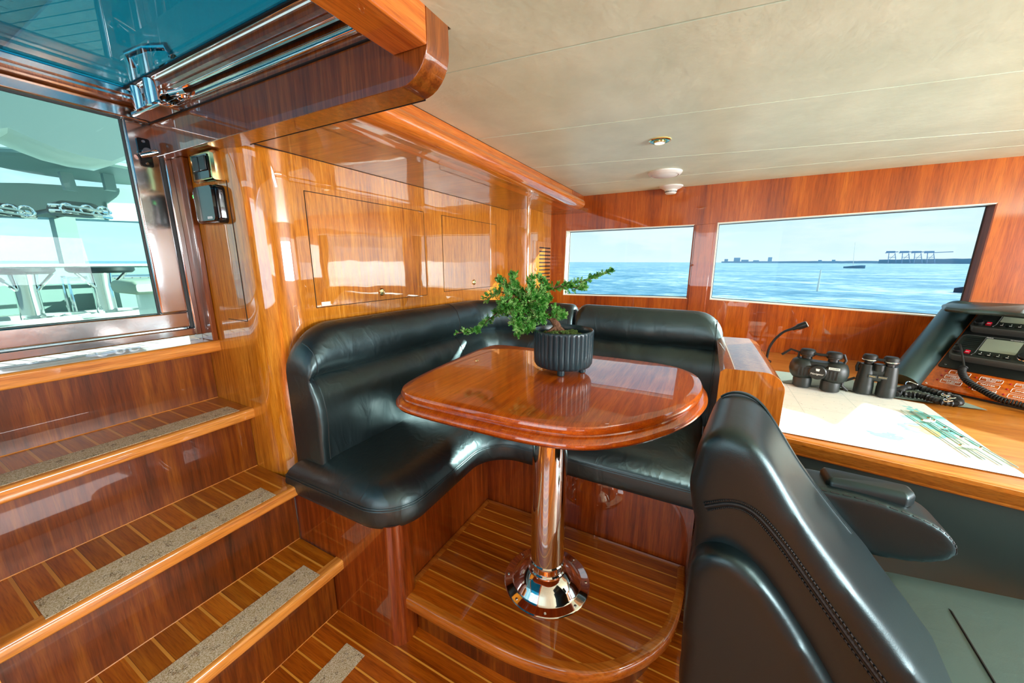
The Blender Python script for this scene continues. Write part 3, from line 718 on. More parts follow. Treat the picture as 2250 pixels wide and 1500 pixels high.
bm = B(); tube(bm, [v for v in fr[i][3:]], .002, 6); obj('seam', bm, M_RUB, ob)
pa = []
for s in [0, .004, .012, .022, .035, .05, .07, .09, .12, .15]: pa.append((2.10, .632-s))
y = .46
while y > .06: pa.append((2.10, y)); y -= .025
for s in [.15, .12, .09, .07, .05, .035, .022, .012, .004, 0]: pa.append((2.10, -.105+s))
ob, fr, S = backrest('backrest', pa, .05, .13, (-.004, -.008), None, sf)
bm = B(); tube(bm, [v for v in fr[-5][3:]], .0025, 6); obj('piping', bm, M_LEATH, ob)

# ================================================================== TABLE
ZTB = .92
tb = thing('dining_table', 'glossy mahogany table on a chrome pedestal in front of the sofa', 'table', (1.03, .40, .181))
to = [(.740, .70), (.737, .52), (.742, .34), (.775, .215), (.855, .115), (.965, .035), (1.10, -.02), (1.25, -.045), (1.39, -.02), (1.48, .06), (1.507, .20), (1.507, .45), (1.505, .74), (1.475, .865), (1.36, .895), (1.15, .885), (.95, .868), (.82, .838), (.760, .785)]
to = resample(catc(to, 8), .02)
bm = B(); slab(bm, to, [(.06, ZTB-.060), (.02, ZTB-.060), (.006, ZTB-.056), (0, ZTB-.048), (.001, ZTB-.040), (.008, ZTB-.033), (.022, ZTB-.030), (.024, ZTB-.027), (.018, ZTB-.022), (.017, ZTB-.013), (.022, ZTB-.004), (.034, ZTB-.0005), (.046, ZTB)])
obj('tabletop', bm, M_TABLE, tb, ang=40)
pc = Zp(1202, 1268, .18); px_, py_ = 1.042, .400
bm = B(); lathe(bm, (px_, py_, 0), [(.058, .26), (.058, ZTB-.06)], n=56); obj('pole', bm, M_CHROME, tb, ang=60)
bm = B(); lathe(bm, (px_, py_, .181), [(.150, 0), (.152, .003), (.148, .006), (.124, .009), (.118, .014), (.106, .030), (.088, .046), (.074, .054), (.0665, .058), (.0665, .066), (.062, .070), (.062, .096), (.0585, .099)], n=72); bs = obj('base_flange', bm, M_CHROME, tb, ang=40)
for k in range(8):
    a = 2*PI*k/8+.35; bm = B(); lathe(bm, (px_+.138*math.cos(a), py_+.138*math.sin(a), .1868), [(.005, 0), (.005, .002), (.003, .0035)], n=10); obj('screw', bm, M_CHROME2, bs)

# ================================================================== POT + JUNIPER
PC = Vector((1.207, .424, ZTB))
pot = thing('potted_juniper', 'windswept juniper bonsai in a ribbed dark green pot on the table', 'plant', PC)
M_POT = principled('pot_glaze', '#1c343c', .30, coat=.2, coat_rough=.2, bump=(300, .06))
RP, HP, NF = .104, .150, 34
bm = B(); rings = []
pp = [(.80, .018, 0), (.93, .021, .2), (.985, .030, 1), (1.0, .06, 1), (1.0, .122, 1), (1.0, .128, .3), (.985, .132, 0), (.96, .133, 0), (.935, .130, 0), (.93, .115, 0), (.92, .105, 0)]
for f_, h, fl in pp:
    ring = []
    for k in range(NF*8):
        a = 2*PI*k/(NF*8); w = abs(math.sin(a*NF/2)); r = RP*f_+fl*(-.0045*(1-w**.7)); ring.append(bm.verts.new((PC.x+r*math.cos(a), PC.y+r*math.sin(a), PC.z+h*1.13)))
    rings.append(ring)
n_ = NF*8
for A_, B_ in zip(rings, rings[1:]):
    for k in range(n_): bm.faces.new((A_[k], A_[(k+1) % n_], B_[(k+1) % n_], B_[k]))
bm.faces.new(rings[0][::-1])
pt = obj('pot', bm, M_POT, pot, ang=60)
for a in (195, 275, 30):
    a = math.radians(a); bm = B(); lathe(bm, (PC.x+.07*math.cos(a), PC.y+.07*math.sin(a), PC.z), [(.010, 0), (.0125, .003), (.0135, .022)], n=16); obj('foot', bm, M_POT, pt)
M_SOIL = principled('soil', '#3a2414', .9, bump=(120, .8)); M_MOSS = principled('moss', '#5d7a3a', .9, bump=(200, 1)); M_BARK = principled('bark', '#6e4a34', .85, bump=(90, 1))
bm = B(); lathe(bm, PC, [(.097, .124), (.06, .131), (.02, .137), (.0001, .138)], n=40, cap=False)
for v in bm.verts: v.co.z += noise.noise(v.co*60)*.005
obj('soil', bm, M_SOIL, pot)
bm = B()
for k in range(150):
    a = random.uniform(0, 2*PI); r = .08*math.sqrt(random.random()); c = PC+Vector((r*math.cos(a), r*math.sin(a), .130+.008*(1-r/.09)))
    if noise.noise(c*30) > .12: continue
    bmesh.ops.create_icosphere(bm, subdivisions=1, radius=random.uniform(.004, .009), matrix=Matrix.Translation(c))
tag(obj('moss', bm, M_MOSS, pot), kind='stuff')
D0 = (PC-EYE).dot(FW)
def J(u, v, dd=0): return Dp(u, v, D0+dd)
tb0 = PC+Vector((0, 0, .115))
trunk = [J(1228, 728, -.0), J(1222, 712, 0), J(1212, 700, -.005), J(1196, 690, 0), J(1175, 682, .0), J(1150, 672, 0)]
bm = B(); tube(bm, trunk, [.016, .013, .011, .010, .008, .006], 10)
for dx, dz in ((-30, 16), (20, 18), (-12, 22), (8, 24)): tube(bm, [J(1224, 716), J(1226+dx*.6, 722+dz*.3, -.01), J(1228+dx, 722+dz*.55, -.015)], [.009, .006, .002], 8)
for v in bm.verts: v.co += Vector((noise.noise(v.co*90), noise.noise(v.co*90+Vector((5, 0, 0))), noise.noise(v.co*90+Vector((0, 7, 0)))))*.003
obj('trunk', bm, M_BARK, pot)
def pinemat():
    mt = bpy.data.materials.new('juniper_leaves'); mt.use_nodes = True; g = N(mt.node_tree)
    pos = g.n('ShaderNodeNewGeometry').outputs['Position']
    n = g.n('ShaderNodeTexNoise', i_Vector=pos, i_Scale=45.0, i_Detail=2.0).outputs[0]
    c = g.ramp(n, [(.32, lin('#2c7a22')), (.5, lin('#5aae42')), (.66, lin('#b0e08c'))])
    b = g.n('ShaderNodeBsdfPrincipled', i_Base_Color=c, i_Roughness=.5); b.inputs['Specular IOR Level'].default_value = .4
    tr = g.n('ShaderNodeBsdfTranslucent', i_Color=c); mx = g.n('ShaderNodeMixShader', x0=.25, x1=b.outputs[0], x2=tr.outputs[0])
    g.n('ShaderNodeOutputMaterial', i_Surface=mx); return mt
M_PINE = pinemat()
# (points, spread at start/end, sprig count)
limbs = [
 ([(1165, 672, .00), (1150, 655, .01), (1140, 640, .0), (1128, 622, -.01), (1128, 603, -.01)], 17, 6, 75),
 ([(1170, 665, .00), (1150, 650, .0), (1120, 645, .0), (1095, 640, .01), (1066, 657, .02)], 16, 4, 70),
 ([(1120, 640, 0), (1105, 622, .0), (1096, 612, .0)], 12, 4, 30),
 ([(1160, 675, .0), (1130, 665, .02), (1110, 662, .03), (1105, 680, .02)], 15, 8, 60),
 ([(1165, 650, -.02), (1165, 630, -.02), (1168, 612, -.02)], 14, 4, 40),
 ([(1170, 660, .0), (1185, 640, .0), (1200, 625, .0), (1182, 606, .0)], 14, 5, 50),
 ([(1170, 655, .0), (1200, 636, .01), (1235, 628, .0), (1265, 622, -.01), (1300, 612, -.02), (1342, 594, -.03)], 13, 2, 130),
 ([(1230, 628, .0), (1260, 632, .0), (1283, 630, .0)], 9, 5, 35),
 ([(1175, 680, .0), (1150, 690, -.02), (1130, 705, -.03), (1142, 730, -.03)], 20, 9, 100),
 ([(1165, 670, .03), (1130, 690, .04), (1095, 685, .05), (1070, 705, .05), (1045, 725, .05), (1000, 733, .05)], 12, 2, 130),
 ([(1180, 690, -.02), (1165, 705, -.03), (1160, 725, -.03)], 15, 6, 60),
 ([(1195, 690, -.01), (1190, 700, -.03), (1185, 690, -.05)], 15, 8, 50),
 ([(1212, 700, -.01), (1222, 690, -.02), (1238, 690, -.02)], 10, 5, 40),
 ([(1216, 702, -.0), (1222, 685, -.0), (1219, 676, -.0)], 7, 3, 20),
 ([(1150, 665, -.03), (1175, 660, -.05), (1190, 668, -.05)], 20, 12, 80),
 ([(1130, 650, -.03), (1110, 668, -.04), (1140, 680, -.05)], 22, 14, 90),
 ([(1185, 655, .0), (1200, 655, .0), (1203, 655, -.01)], 9, 4, 30),
]
PXM = D0/F_PX
bmB = B()
def curve_pt(P, t):
    n_ = len(P)-1; x_ = t*n_; i_ = min(int(x_), n_-1); f_ = x_-i_
    return P[i_].lerp(P[i_+1], f_), (P[i_+1]-P[i_]).normalized()
def leaf(bm, p, d, L, w):
    x_, y_, _ = frame_of(d); d = d.normalized(); b_ = [bm.verts.new(p+d*L*.45+(x_*math.cos(a)+y_*math.sin(a))*w) for a in (0, 2*PI/3, 4*PI/3)]
    t_ = bm.verts.new(p+d*L); s_ = bm.verts.new(p)
    for i_ in range(3): bm.faces.new((b_[i_], b_[(i_+1) % 3], t_)); bm.faces.new((b_[(i_+1) % 3], b_[i_], s_))
center = J(1150, 668, 0)
def rv(): 
    while True:
        v = Vector((random.uniform(-1, 1), random.uniform(-1, 1), random.uniform(-1, 1)))
        if .01 < v.length < 1: return v
for li, (pts, s0_, s1_, cnt) in enumerate(limbs):
    P = [J(*p) for p in pts]; bmL = B()
    tube(bmB, P, [.0045-.0035*i_/(len(P)-1) for i_ in range(len(P))], 6)
    for k in range(int(cnt*(1.0 if cnt == 130 else 1.7))):
        t = random.random()**.85; c, d = curve_pt(P, t); sp_ = (s0_+(s1_-s0_)*t)*PXM
        o_ = rv()*sp_*1.1; base = c+o_*.35; dirn = (d*.75+o_.normalized()*.9+Vector((0, 0, .25))).normalized(); Ls = random.uniform(.010, .018)+sp_*.35
        nlf = 16
        for q_ in range(nlf):
            s = q_/nlf; pp_ = base+dirn*Ls*s; x_, y_, _ = frame_of(dirn); a = q_*2.4
            ld_ = (dirn*.9+(x_*math.cos(a)+y_*math.sin(a))*(.9 if s < .85 else .3)).normalized(); leaf(bmL, pp_, ld_, random.uniform(.006, .0095)*(1-.3*s), .0015)
        if random.random() < .5:
            d2 = (dirn+rv()*.8).normalized()
            for q_ in range(9):
                s = q_/9; pp_ = base+dirn*Ls*.5+d2*Ls*.5*s; x_, y_, _ = frame_of(d2); a = q_*2.4
                leaf(bmL, pp_, (d2*.9+(x_*math.cos(a)+y_*math.sin(a))*.8).normalized(), .006, .0013)
    obj('foliage', bmL, M_PINE, pot, smooth=False)
obj('branches', bmB, M_BARK, pot)

# ================================================================== PARTITION, CHART TABLE
pt_ = thing('partition', 'rounded wooden partition between the sofa and the chart table', 'partition', (1.6, -.16, 0))
o_ = rpoly([(1.395, -.262), (1.395, -.075), (2.00, -.075), (2.04, -.17), (1.93, -.245), (1.72, -.262)], [.012, .004, .02, .06, .08, .2], 8)
prof_ = [(0, .03), (0, .905)]+[(.028*(1-math.cos(math.radians(a))), .905+.045*math.sin(math.radians(a))) for a in range(15, 91, 15)]
ax0, ax1 = 1.395, 2.04
bm = B(); sec = [(-.075, .0), (-.075, .935)]+[(-.090, .948)]+[(-.200-.062*math.sin(math.radians(a)), .89+.06*math.cos(math.radians(a))) for a in range(0, 91, 10)]+[(-.262, .0)]
prism(bm, [(1.395, y, z) for y, z in sec], (.62, 0, 0)); obj('panel', bm, wood('teak_partition', '#9A4E12', '#BE6E22', '#D48A38', 'Z', coat_ior=1.7), pt_, ang=40, bevel=.004)
ct = thing('chart_table', 'long teak chart table with black leather front under the windows', 'table', (2.0, -1.0, 0))
ZCH = .75
e0, e1 = Vector((1.368, -.265)), Vector((1.245, -1.02)); dd_ = (e1-e0).normalized()
e2 = e0+dd_*2.2
bm = B(); pts = [Vector((2.752, -.265)), e0, e2, Vector((2.64, e2.y))]; slab(bm, pts, [(0, ZCH-.04), (0, ZCH)]); obj('worktop', bm, M_CHART, ct, smooth=False)
bm = B(); n2 = Vector((dd_.y, -dd_.x)); n2 = n2 if n2.x < 0 else -n2
sec = rpoly([(0, -.052), (-.034, -.052), (-.034, .0025), (0, .0025)], [.012, 0, .006, .014], 5)
V0 = lambda b_, q: Vector((b_.x-n2.x*-q.x*1.0, b_.y-n2.y*-q.x*1.0, ZCH+q.y))
prism(bm, [Vector((e0.x+n2.x*q.x, e0.y+n2.y*q.x, ZCH+q.y)) for q in sec], (dd_*2.2).to_3d()); obj('nosing', bm, M_CHART, ct, ang=50)
bm = B(); prism(bm, [(e0.x-n2.x*.02, e0.y-n2.y*.02, .0), (e0.x-n2.x*.02, e0.y-n2.y*.02, ZCH-.045), (e0.x-n2.x*.05, e0.y-n2.y*.05, ZCH-.045), (e0.x-n2.x*.05, e0.y-n2.y*.05, 0)], (dd_*2.2).to_3d()); obj('front_panel', bm, M_PANL, ct, smooth=False)
pst = thing('corner_post', 'round dark wood post standing on the floor beside the chair back', 'post', (1.26, -.13, 0))
bm = B(); lathe(bm, (1.262, -.118, 0), [(.052, 0), (.052, .46)], n=32); obj('column', bm, M_RISER, pst)
bm = B(); box(bm, (1.262, -.17, 0), (1.40, -.066, .46)); obj('panel', bm, M_RISER, pst)

# paper chart
def papermat():
    mt = bpy.data.materials.new('chart_paper'); mt.use_nodes = True; g = N(mt.node_tree)
    pos = g.n('ShaderNodeNewGeometry').outputs['Position']
    mp = g.n('ShaderNodeMapping', i_Vector=pos, i_Scale=(2.6, 2.6, 1), i_Location=(.62, .31, 0))
    n = g.n('ShaderNodeTexNoise', i_Vector=mp, i_Scale=1.0, i_Detail=5.0, i_Roughness=.6).outputs[0]
    col = g.ramp(n, [(.0, lin('#EEF0E8')), (.58, lin('#EEF0E8')), (.585, lin('#7ccfd0')), (.62, lin('#9adfe0')), (.63, lin('#E0C878')), (.66, lin('#d8c890'))])
    col.node.color_ramp.interpolation = 'LINEAR'
    iso = g.math('FRACT', g.math('MULTIPLY', n, 14)); ln = g.math('LESS_THAN', g.math('ABSOLUTE', g.math('SUBTRACT', iso, .5)), .035)
    col = g.mix(g.math('MULTIPLY', ln, .13), col, lin('#7f9f98'))
    vo = g.n('ShaderNodeTexVoronoi', i_Vector=pos, i_Scale=38.0).outputs[0]; dt = g.math('LESS_THAN', vo, .07)
    col = g.mix(g.math('MULTIPLY', dt, .55), col, lin('#5a6a68'))
    sep = g.n('ShaderNodeSeparateXYZ', x0=pos)
    gx = g.math('LESS_THAN', g.math('FRACT', g.math('MULTIPLY', sep.outputs[0], 5.3)), .012); gy = g.math('LESS_THAN', g.math('FRACT', g.math('MULTIPLY', sep.outputs[1], 5.3)), .012)
    col = g.mix(g.math('MULTIPLY', g.math('MAXIMUM', gx, gy), .35), col, lin('#8aa8a0'))
    b = g.n('ShaderNodeBsdfPrincipled', i_Base_Color=col, i_Roughness=.6); g.n('ShaderNodeOutputMaterial', i_Surface=b); return mt
bm = B(); pp_ = [Zp(1715, 836, ZCH), Zp(2030, 890, ZCH), Zp(2250, 1047, ZCH)+Vector((0, -.03, 0)), Vector((1.37, -.82, 0)), Vector((1.362, -.268, 0)), Vector((2.05, -.268, 0))]
e_ = lambda P: Vector((P.x, P.y))
pts = [Vector((1.405, -.269)), Vector((2.06, -.269)), e_(Zp(1735, 838, ZCH)), e_(Zp(2030, 889, ZCH)), e_(Zp(2262, 1054, ZCH))]
slab(bm, pts, [(0, ZCH+.0028), (0, ZCH+.0038)])
tag(obj('nautical_chart', bm, papermat(), smooth=False), 'large white nautical chart spread over the chart table, partly in sun', 'chart')
# mat
def matmat():
    mt = bpy.data.materials.new('woven_mat'); mt.use_nodes = True; g = N(mt.node_tree)
    pos = g.n('ShaderNodeNewGeometry').outputs['Position']; sep = g.n('ShaderNodeSeparateXYZ', x0=pos)
    a = g.math('SINE', g.math('MULTIPLY', g.math('ADD', sep.outputs[0], sep.outputs[1]), 900)); b_ = g.math('SINE', g.math('MULTIPLY', g.math('SUBTRACT', sep.outputs[0], sep.outputs[1]), 900))
    f = g.math('MULTIPLY_ADD', g.math('MULTIPLY', a, b_), .5, .5)
    c = g.mix(f, lin('#66756c'), lin('#98a79a'))
    b = g.n('ShaderNodeBsdfPrincipled', i_Base_Color=c, i_Roughness=.7); g.n('ShaderNodeOutputMaterial', i_Surface=b); return mt
cn = [e_(Zp(1690, 838, ZCH)), e_(Zp(2168, 909, ZCH)), e_(Zp(2052, 843, ZCH)), e_(Zp(1860, 800, ZCH))]
cn = [Vector((2.02, -.275)), Vector((1.985, -.995)), Vector((2.215, -.905)), Vector((2.23, -.30))]
bm = B(); NX, NY = 70, 16; G_ = []
for i in range(NX+1):
    row = []
    for j in range(NY+1):
        a = i/NX; b_ = j/NY; p = cn[0].lerp(cn[1], a).lerp(cn[3].lerp(cn[2], a), b_)
        u_ = (a-.37)/.09; lift = .013*math.exp(-u_*u_)*(1-b_)**1.5
        row.append((p.x, p.y, ZCH+.005+lift))
    G_.append(row)
for dz in (0, .0018):
    vs = [[bm.verts.new((x_, y_, z_+dz)) for x_, y_, z_ in r] for r in G_]
    for i in range(NX):
        for j in range(NY): bm.faces.new((vs[i][j], vs[i+1][j], vs[i+1][j+1], vs[i][j+1]))
tag(obj('woven_mat', bm, matmat()), 'grey woven placemat with a raised wave lying under the binoculars', 'mat')

# parallel ruler
pr = thing('chart_plotter_ruler', 'clear hinged parallel ruler with steel arms lying on the chart', 'ruler', (1.65, -.75, ZCH+.004))
M_ACR = glass('clear_acrylic', (.93, .97, .95, 1), ior=1.15)
A0 = e_(Zp(1992, 902, .757)); A1 = e_(Zp(2020, 900, .757)); B1 = e_(Zp(2200, 1022, .757)); B0 = e_(Zp(2140, 1014, .757))
def bar2(bm, a, b, w, z0, z1, r=.004):
    a, b = Vector(a), Vector(b); d = (b-a).normalized(); n_ = Vector((-d.y, d.x))*w/2
    slab(bm, rpoly([a-n_, b-n_, b+n_, a+n_], r, 4), [(0, z0), (0, z1)])
z0 = ZCH+.0045
r1a, r1b = Vector((1.835, -.752)), Vector((1.435, -.790)); r2a, r2b = Vector((1.835, -.718)), Vector((1.455, -.738))
for a, b in ((r1a, r1b), (r2a, r2b)):
    bm = B(); bar2(bm, a, b, .030, z0, z0+.003); o1 = obj('blade', bm, M_ACR, pr, smooth=False)
    bm = B(); d = (b-a).normalized(); n_ = Vector((-d.y, d.x))
    for s_ in (-1, 1): bar2(bm, a+n_*s_*.0148, b+n_*s_*.0148, .0012, z0+.0005, z0+.0036, 0)
    obj('blade_edge', bm, principled('acrylic_edge', '#b4c4ba', .3), o1, smooth=False)
for t in (.22, .74):
    a = r1a.lerp(r1b, t); b = r2a.lerp(r2b, t+.06); bm = B(); bar2(bm, a, b, .014, z0+.0035, z0+.006, .005)
    ar = obj('hinge_arm', bm, M_WHITE, pr)
    for q in (a, b): obj('rivet', lathe(B(), (q.x, q.y, z0+.006), [(.004, 0), (.003, .003)], n=14), M_BRASS, ar)
for t in (.15, .36, .55): 
    q = r1a.lerp(r1b, t); bm = B(); lathe(bm, (q.x, q.y, z0+.003), [(.006, 0), (.005, .003)], n=16); obj('knob', bm, M_BRASS if t < .3 else M_CHROME, pr)
text3('scale_marks', '4EF', (1.66, -.757, z0+.0034), (-.2, -1, 0), (1, -.2, 0), .018, M_BLACK, pr)

# ---- binoculars
def bino(name, label, base, side_v, h, sep, rt, rb, fat, marks, eyer):
    """standing on its objective lenses; side_v = unit vector from left to right barrel"""
    t = thing(name, label, 'binoculars', base); sv = Vector(side_v).normalized(); fv = Vector((sv.y, -sv.x, 0))
    if fv.dot(EYE-base) < 0: fv = -fv
    for s_ in (-1, 1):
        c = base+sv*sep*s_
        bm = B(); lathe(bm, c, [(rb*.86, 0), (rb, .004), (rb, h*.22), (rb*.97, h*.24), (rb*.97, h*.27)], n=28); ob_ = obj('objective_barrel', bm, M_GUNM, t, ang=40)
        bm = B()
        if fat:
            lathe(bm, c-sv*s_*-.006, [(rb*.95, h*.25), (rb*1.28, h*.34), (rb*1.42, h*.46), (rb*1.38, h*.58), (rb*1.15, h*.70), (rt*.9, h*.76)], n=28)
        else:
            lathe(bm, c, [(rb*.97, h*.25), (rb*.93, h*.4), (rb*.84, h*.55), (rt*.95, h*.72), (rt*.9, h*.76)], n=28)
        bd = obj('body', bm, M_GUNM, t, ang=60)
        bm = B()
        for k in range(4):
            off = (k-1.5)*.011; cc = c+fv*(rb*1.33 if fat else rb*.86)+sv*off+Vector((0, 0, h*.45)); obox(bm, cc, sv*.0028, fv*.003, (0, 0, h*.11))
        if fat: obj('grip_ribs', bm, M_RUB, bd, bevel=.001)
        else: bm.free()
        bm = B(); ce = base+sv*(sep*.92)*s_
        lathe(bm, ce, [(eyer*.72, h*.74), (eyer*.72, h*.82), (eyer*.95, h*.835), (eyer*.95, h*.86)], n=28); obj('focus_ring', bm, M_BLACK, t, ang=40)
        bm = B(); lathe(bm, ce, [(eyer*.95, h*.86), (eyer*1.08, h*.875), (eyer*1.1, h*.94), (eyer*.98, h*.985), (eyer*.85, h), (.0001, h*1.002)], n=28, cap=False); obj('eyepiece_cap', bm, M_RUB, t, ang=40)
        bm = B(); lathe(bm, ce, [(eyer*1.14, h*.865), (eyer*1.16, h*.875), (eyer*1.12, h*.885)], n=28); obj('cap_rim', bm, M_CHROME2 if not fat else M_BLACK, t)
    bm = B(); obox(bm, base+Vector((0, 0, h*.52)), sv*(sep*.8), fv*rb*(.95 if fat else .6), (0, 0, h*(.20 if fat else .17))); br = obj('bridge', bm, M_GUNM, t, bevel=.008, seg=3)
    bm = B(); tube(bm, [base-sv*sep*.9+Vector((0, 0, h*.925))+fv*eyer*.5, base+Vector((0, 0, h*.905))+fv*eyer*.6, base+sv*sep*.9+Vector((0, 0, h*.925))+fv*eyer*.5], .006, 8); obj('cap_strap', bm, M_RUB, t)
    return t, sv, fv, br
bA = Zp(1795, 848, ZCH+.007); bA = Zp(1790, 852, ZCH+.008)
t, sv, fv, br = bino('binoculars', 'wide black marine binoculars with compass disc, nearer the wooden partition', bA, (-.25, -1, 0), .170, .048, .028, .034, True, None, .0255)
cc = bA+fv*.045+Vector((0, 0, .178*.46)); bm = B(); lathe(bm, cc-fv*.03, [(.031, 0), (.031, .033), (.027, .037)], fv, 32); cmp_ = obj('compass_disc', bm, M_BLACK, t)
bm = B(); obox(bm, cc-fv*.006, sv*.052, fv*.006, (0, 0, .022)); obj('housing', bm, M_GUNM, t, bevel=.006, seg=3)
text3('lettering', 'Navigator', cc+fv*.0075+Vector((0, 0, -.006)), sv, (0, 0, 1), .011, M_MARK, cmp_)
bm = B(); c2 = cc+fv*.0075+Vector((0, 0, .012)); prism(bm, [c2-sv*.007+Vector((0, 0, .005)), c2+sv*.007+Vector((0, 0, .005)), c2+sv*.005+Vector((0, 0, -.005)), c2-sv*.005+Vector((0, 0, -.005))], fv*.001); obj('shield_mark', bm, M_MARK, cmp_)
bm = B(); c3 = bA+sv*.052+fv*.047+Vector((0, 0, .178*.60)); obox(bm, c3, sv*.018, fv*.001, (0, 0, .005)); bdg = obj('badge', bm, M_MARK, t)
text3('badge_lettering', 'STEINER', c3+fv*.0012, sv, (0, 0, 1), .008, principled('green_print', '#1c6a50', .5), bdg)
bm = B(); L_ = bA-sv*.075+Vector((0, 0, .13)); tube(bm, [L_, L_+Vector((0, 0, .022)), L_-sv*.03+Vector((0, 0, .03)), L_-sv*.06+Vector((0, 0, .0))], .005, 8); obj('strap_lug', bm, M_RUB, t); bm = B()
R2 = bA+sv*.078+Vector((0, 0, .12)); tube(bm, [R2, R2+sv*.006+Vector((0, 0, .02)), R2-sv*.004+Vector((0, 0, .045))], .005, 8); obj('strap_lug', bm, M_RUB, t); bm = B()
R3 = bA+sv*.085+Vector((0, 0, .03)); tube(bm, [R3+Vector((0, 0, .02)), R3, R3+sv*.02+Vector((0, 0, -.018))], .006, 8); obj('strap_lug', bm, M_RUB, t)
bB = Zp(1918, 866, ZCH+.008)
t, sv, fv, br = bino('binoculars', 'slim upright black binoculars with tethered caps, nearer the console', bB, (-.25, -1, 0),   .168, .034, .025, .031, False, None, .022)
bm = B(); lathe(bm, bB+fv*.012+Vector((0, 0, .175*.60)), [(.017, 0), (.018, .004), (.018, .026), (.015, .030)], n=28); obj('focus_wheel', bm, M_BLACK, t)
for s_, tx in ((-1, 'Nikon'), (1, 'MONARCH')):
    c3 = bB+sv*.0150*s_+fv*.0235+Vector((0, 0, .175*.47)); bm = B(); obox(bm, c3, sv*.0135, fv*.006, (0, 0, .0065)); bd_ = obj('badge', bm, M_BLACKG, t, bevel=.001)
    text3('badge_lettering', tx, c3+fv*.0064, sv, (0, 0, 1), .0075 if s_ < 0 else .0048, principled('gold_print', '#d8b878', .4), bd_)
bm = B(); L_ = bB-sv*.062+Vector((0, 0, .09)); tube(bm, [L_+Vector((0, 0, .04)), L_-sv*.004+Vector((0, 0, .02)), L_], .006, 8); obj('strap_lug', bm, M_RUB, t); bm = B(); tube(bm, [L_-sv*.002+Vector((0, 0, -.03)), L_-sv*.03+Vector((0, 0, -.05)), L_-sv*.055+Vector((0, 0, -.06))], .005, 8, flat=.4); obj('strap_lug', bm, M_RUB, t)
# elastic tether looped on the mat
lp = [(1968, 868, 0), (1985, 855, .004), (2010, 852, .004), (2035, 858, .004), (2062, 866, .006), (2085, 872, .004), (2103, 878, .003), (2107, 885, .003), (2095, 888, .003), (2070, 886, .003), (2045, 878, .003), (2020, 872, .003), (1990, 868, .003), (1970, 864, .003)]
P = [Zp(u, v, ZCH+.018) for u, v, _ in lp]; P = [Vector((p.x, p.y, ZCH+.0225)) for p in P]
tt = thing('elastic_tether', 'black ruched elastic tether with steel clips looped on the mat', 'strap', P[6])
Q = cat(P, 12); bm = B(); tube(bm, Q, [.0105+.0035*math.sin(i*1.7)+.0012*math.sin(i*4.1) for i in range(len(Q))], 10); obj('ruched_cord', bm, M_RUB, tt)
bm = B()
for (u, v) in ((2078, 868), (2090, 874), (2083, 880)):
    bm = B(); c = Zp(u, v, ZCH+.034); tube(bm, [c+Vector((.008*math.cos(a), .012*math.sin(a), .003*math.sin(2*a))) for a in [2*PI*k/14 for k in range(15)]], .0022, 6); obj('clip', bm, M_CHROME, tt)
bm = B(); tube(bm, cat([Zp(1992, 852, ZCH+.02), Zp(1990, 842, ZCH+.03), Zp(1998, 838, ZCH+.035), Zp(2012, 843, ZCH+.03), Zp(2024, 849, ZCH+.02)], 6), .0022, 6); obj('hook', bm, M_CHROME, tt)

# gooseneck lamp
gl_ = thing('gooseneck_lamp', 'slim black gooseneck reading lamp bending over the chart table', 'lamp', (2.45, -.35, ZCH))
P = cat([Vector((2.45, -.350, ZCH)), Xp(1690, 765, 2.45), Xp(1703, 745, 2.45), Xp(1722, 729, 2.45), Xp(1742, 722, 2.45)], 8)
bm = B(); tube(bm, P, .0065, 10); obj('neck', bm, M_BLACK, gl_)
bm = B(); lathe(bm, (2.45, -.350, ZCH), [(.025, 0), (.025, .008), (.012, .012)], n=20); obj('base', bm, M_BLACK, gl_)
a, b = Xp(1740, 723, 2.45), Xp(1772, 712, 2.45); bm = B(); tube(bm, [a, a.lerp(b, .3), a.lerp(b, .5), b], [.008, .011, .0165, .017], 14); obj('lamp_head', bm, M_BLACK, gl_)
bm = B(); tube(bm, [b+(b-a).normalized()*.001, b+(b-a).normalized()*.004], .0145, 14); obj('lens', bm, M_WHITE, gl_)

# ================================================================== CONSOLE
KS = .965
def ks(p): return EYE+(Vector(p)-EYE)*KS
CA = ks((2.321, -.937, .75)); CE = Vector((-.62, -.785, 0)).normalized(); CNh = Vector((-.785, .62, 0)).normalized(); bb = math.radians(35)
CU = -CNh*math.cos(bb)+Vector((0, 0, math.sin(bb))); CN = CNh*math.sin(bb)+Vector((0, 0, math.cos(bb)))
def cl_(s, t, n=0): return CA+CE*s*KS+CU*t*KS+CN*n
cons = thing('helm_console', 'helm console with orange burl instrument panel and padded black edge', 'console', (CA.x, CA.y, ZCH))
def csl(bm, s0, s1, t0, t1, r, prof): return slab(bm, rpoly([(s0, t0), (s1, t0), (s1, t1), (s0, t1)], r, 5), prof, lambda p, h: cl_(p.x, p.y, h))
bm = B(); csl(bm, 0, 1.0, 0, .575, 0, [(0, -.012), (0, 0)]); bpnl = obj('burl_panel', bm, M_BURL, cons, smooth=False)
bm = B(); lo = [cl_(0, 0, -.012), cl_(1.0, 0, -.012), cl_(1.0, .55, -.02), cl_(0, .55, -.02)]
vs = [bm.verts.new(p) for p in lo]+[bm.verts.new((p.x, p.y, ZCH+.001)) for p in lo]
for f in ((0, 1, 2, 3), (7, 6, 5, 4), (0, 4, 5, 1), (1, 5, 6, 2), (2, 6, 7, 3), (3, 7, 4, 0)): bm.faces.new([vs[i] for i in f])
obj('housing', bm, M_BLACK, cons, smooth=False)
a = cl_(-.062, -.015, -.012); b = cl_(-.062, .56, -.012); d = (b-a).normalized(); a = a-d*((a.z-ZCH-.0)/d.z)*.45
bm = B(); tube(bm, [a+d*.0, a+(b-a)*.5, b], .062, 32); obj('padded_edge', bm, M_PANL, cons, ang=50)
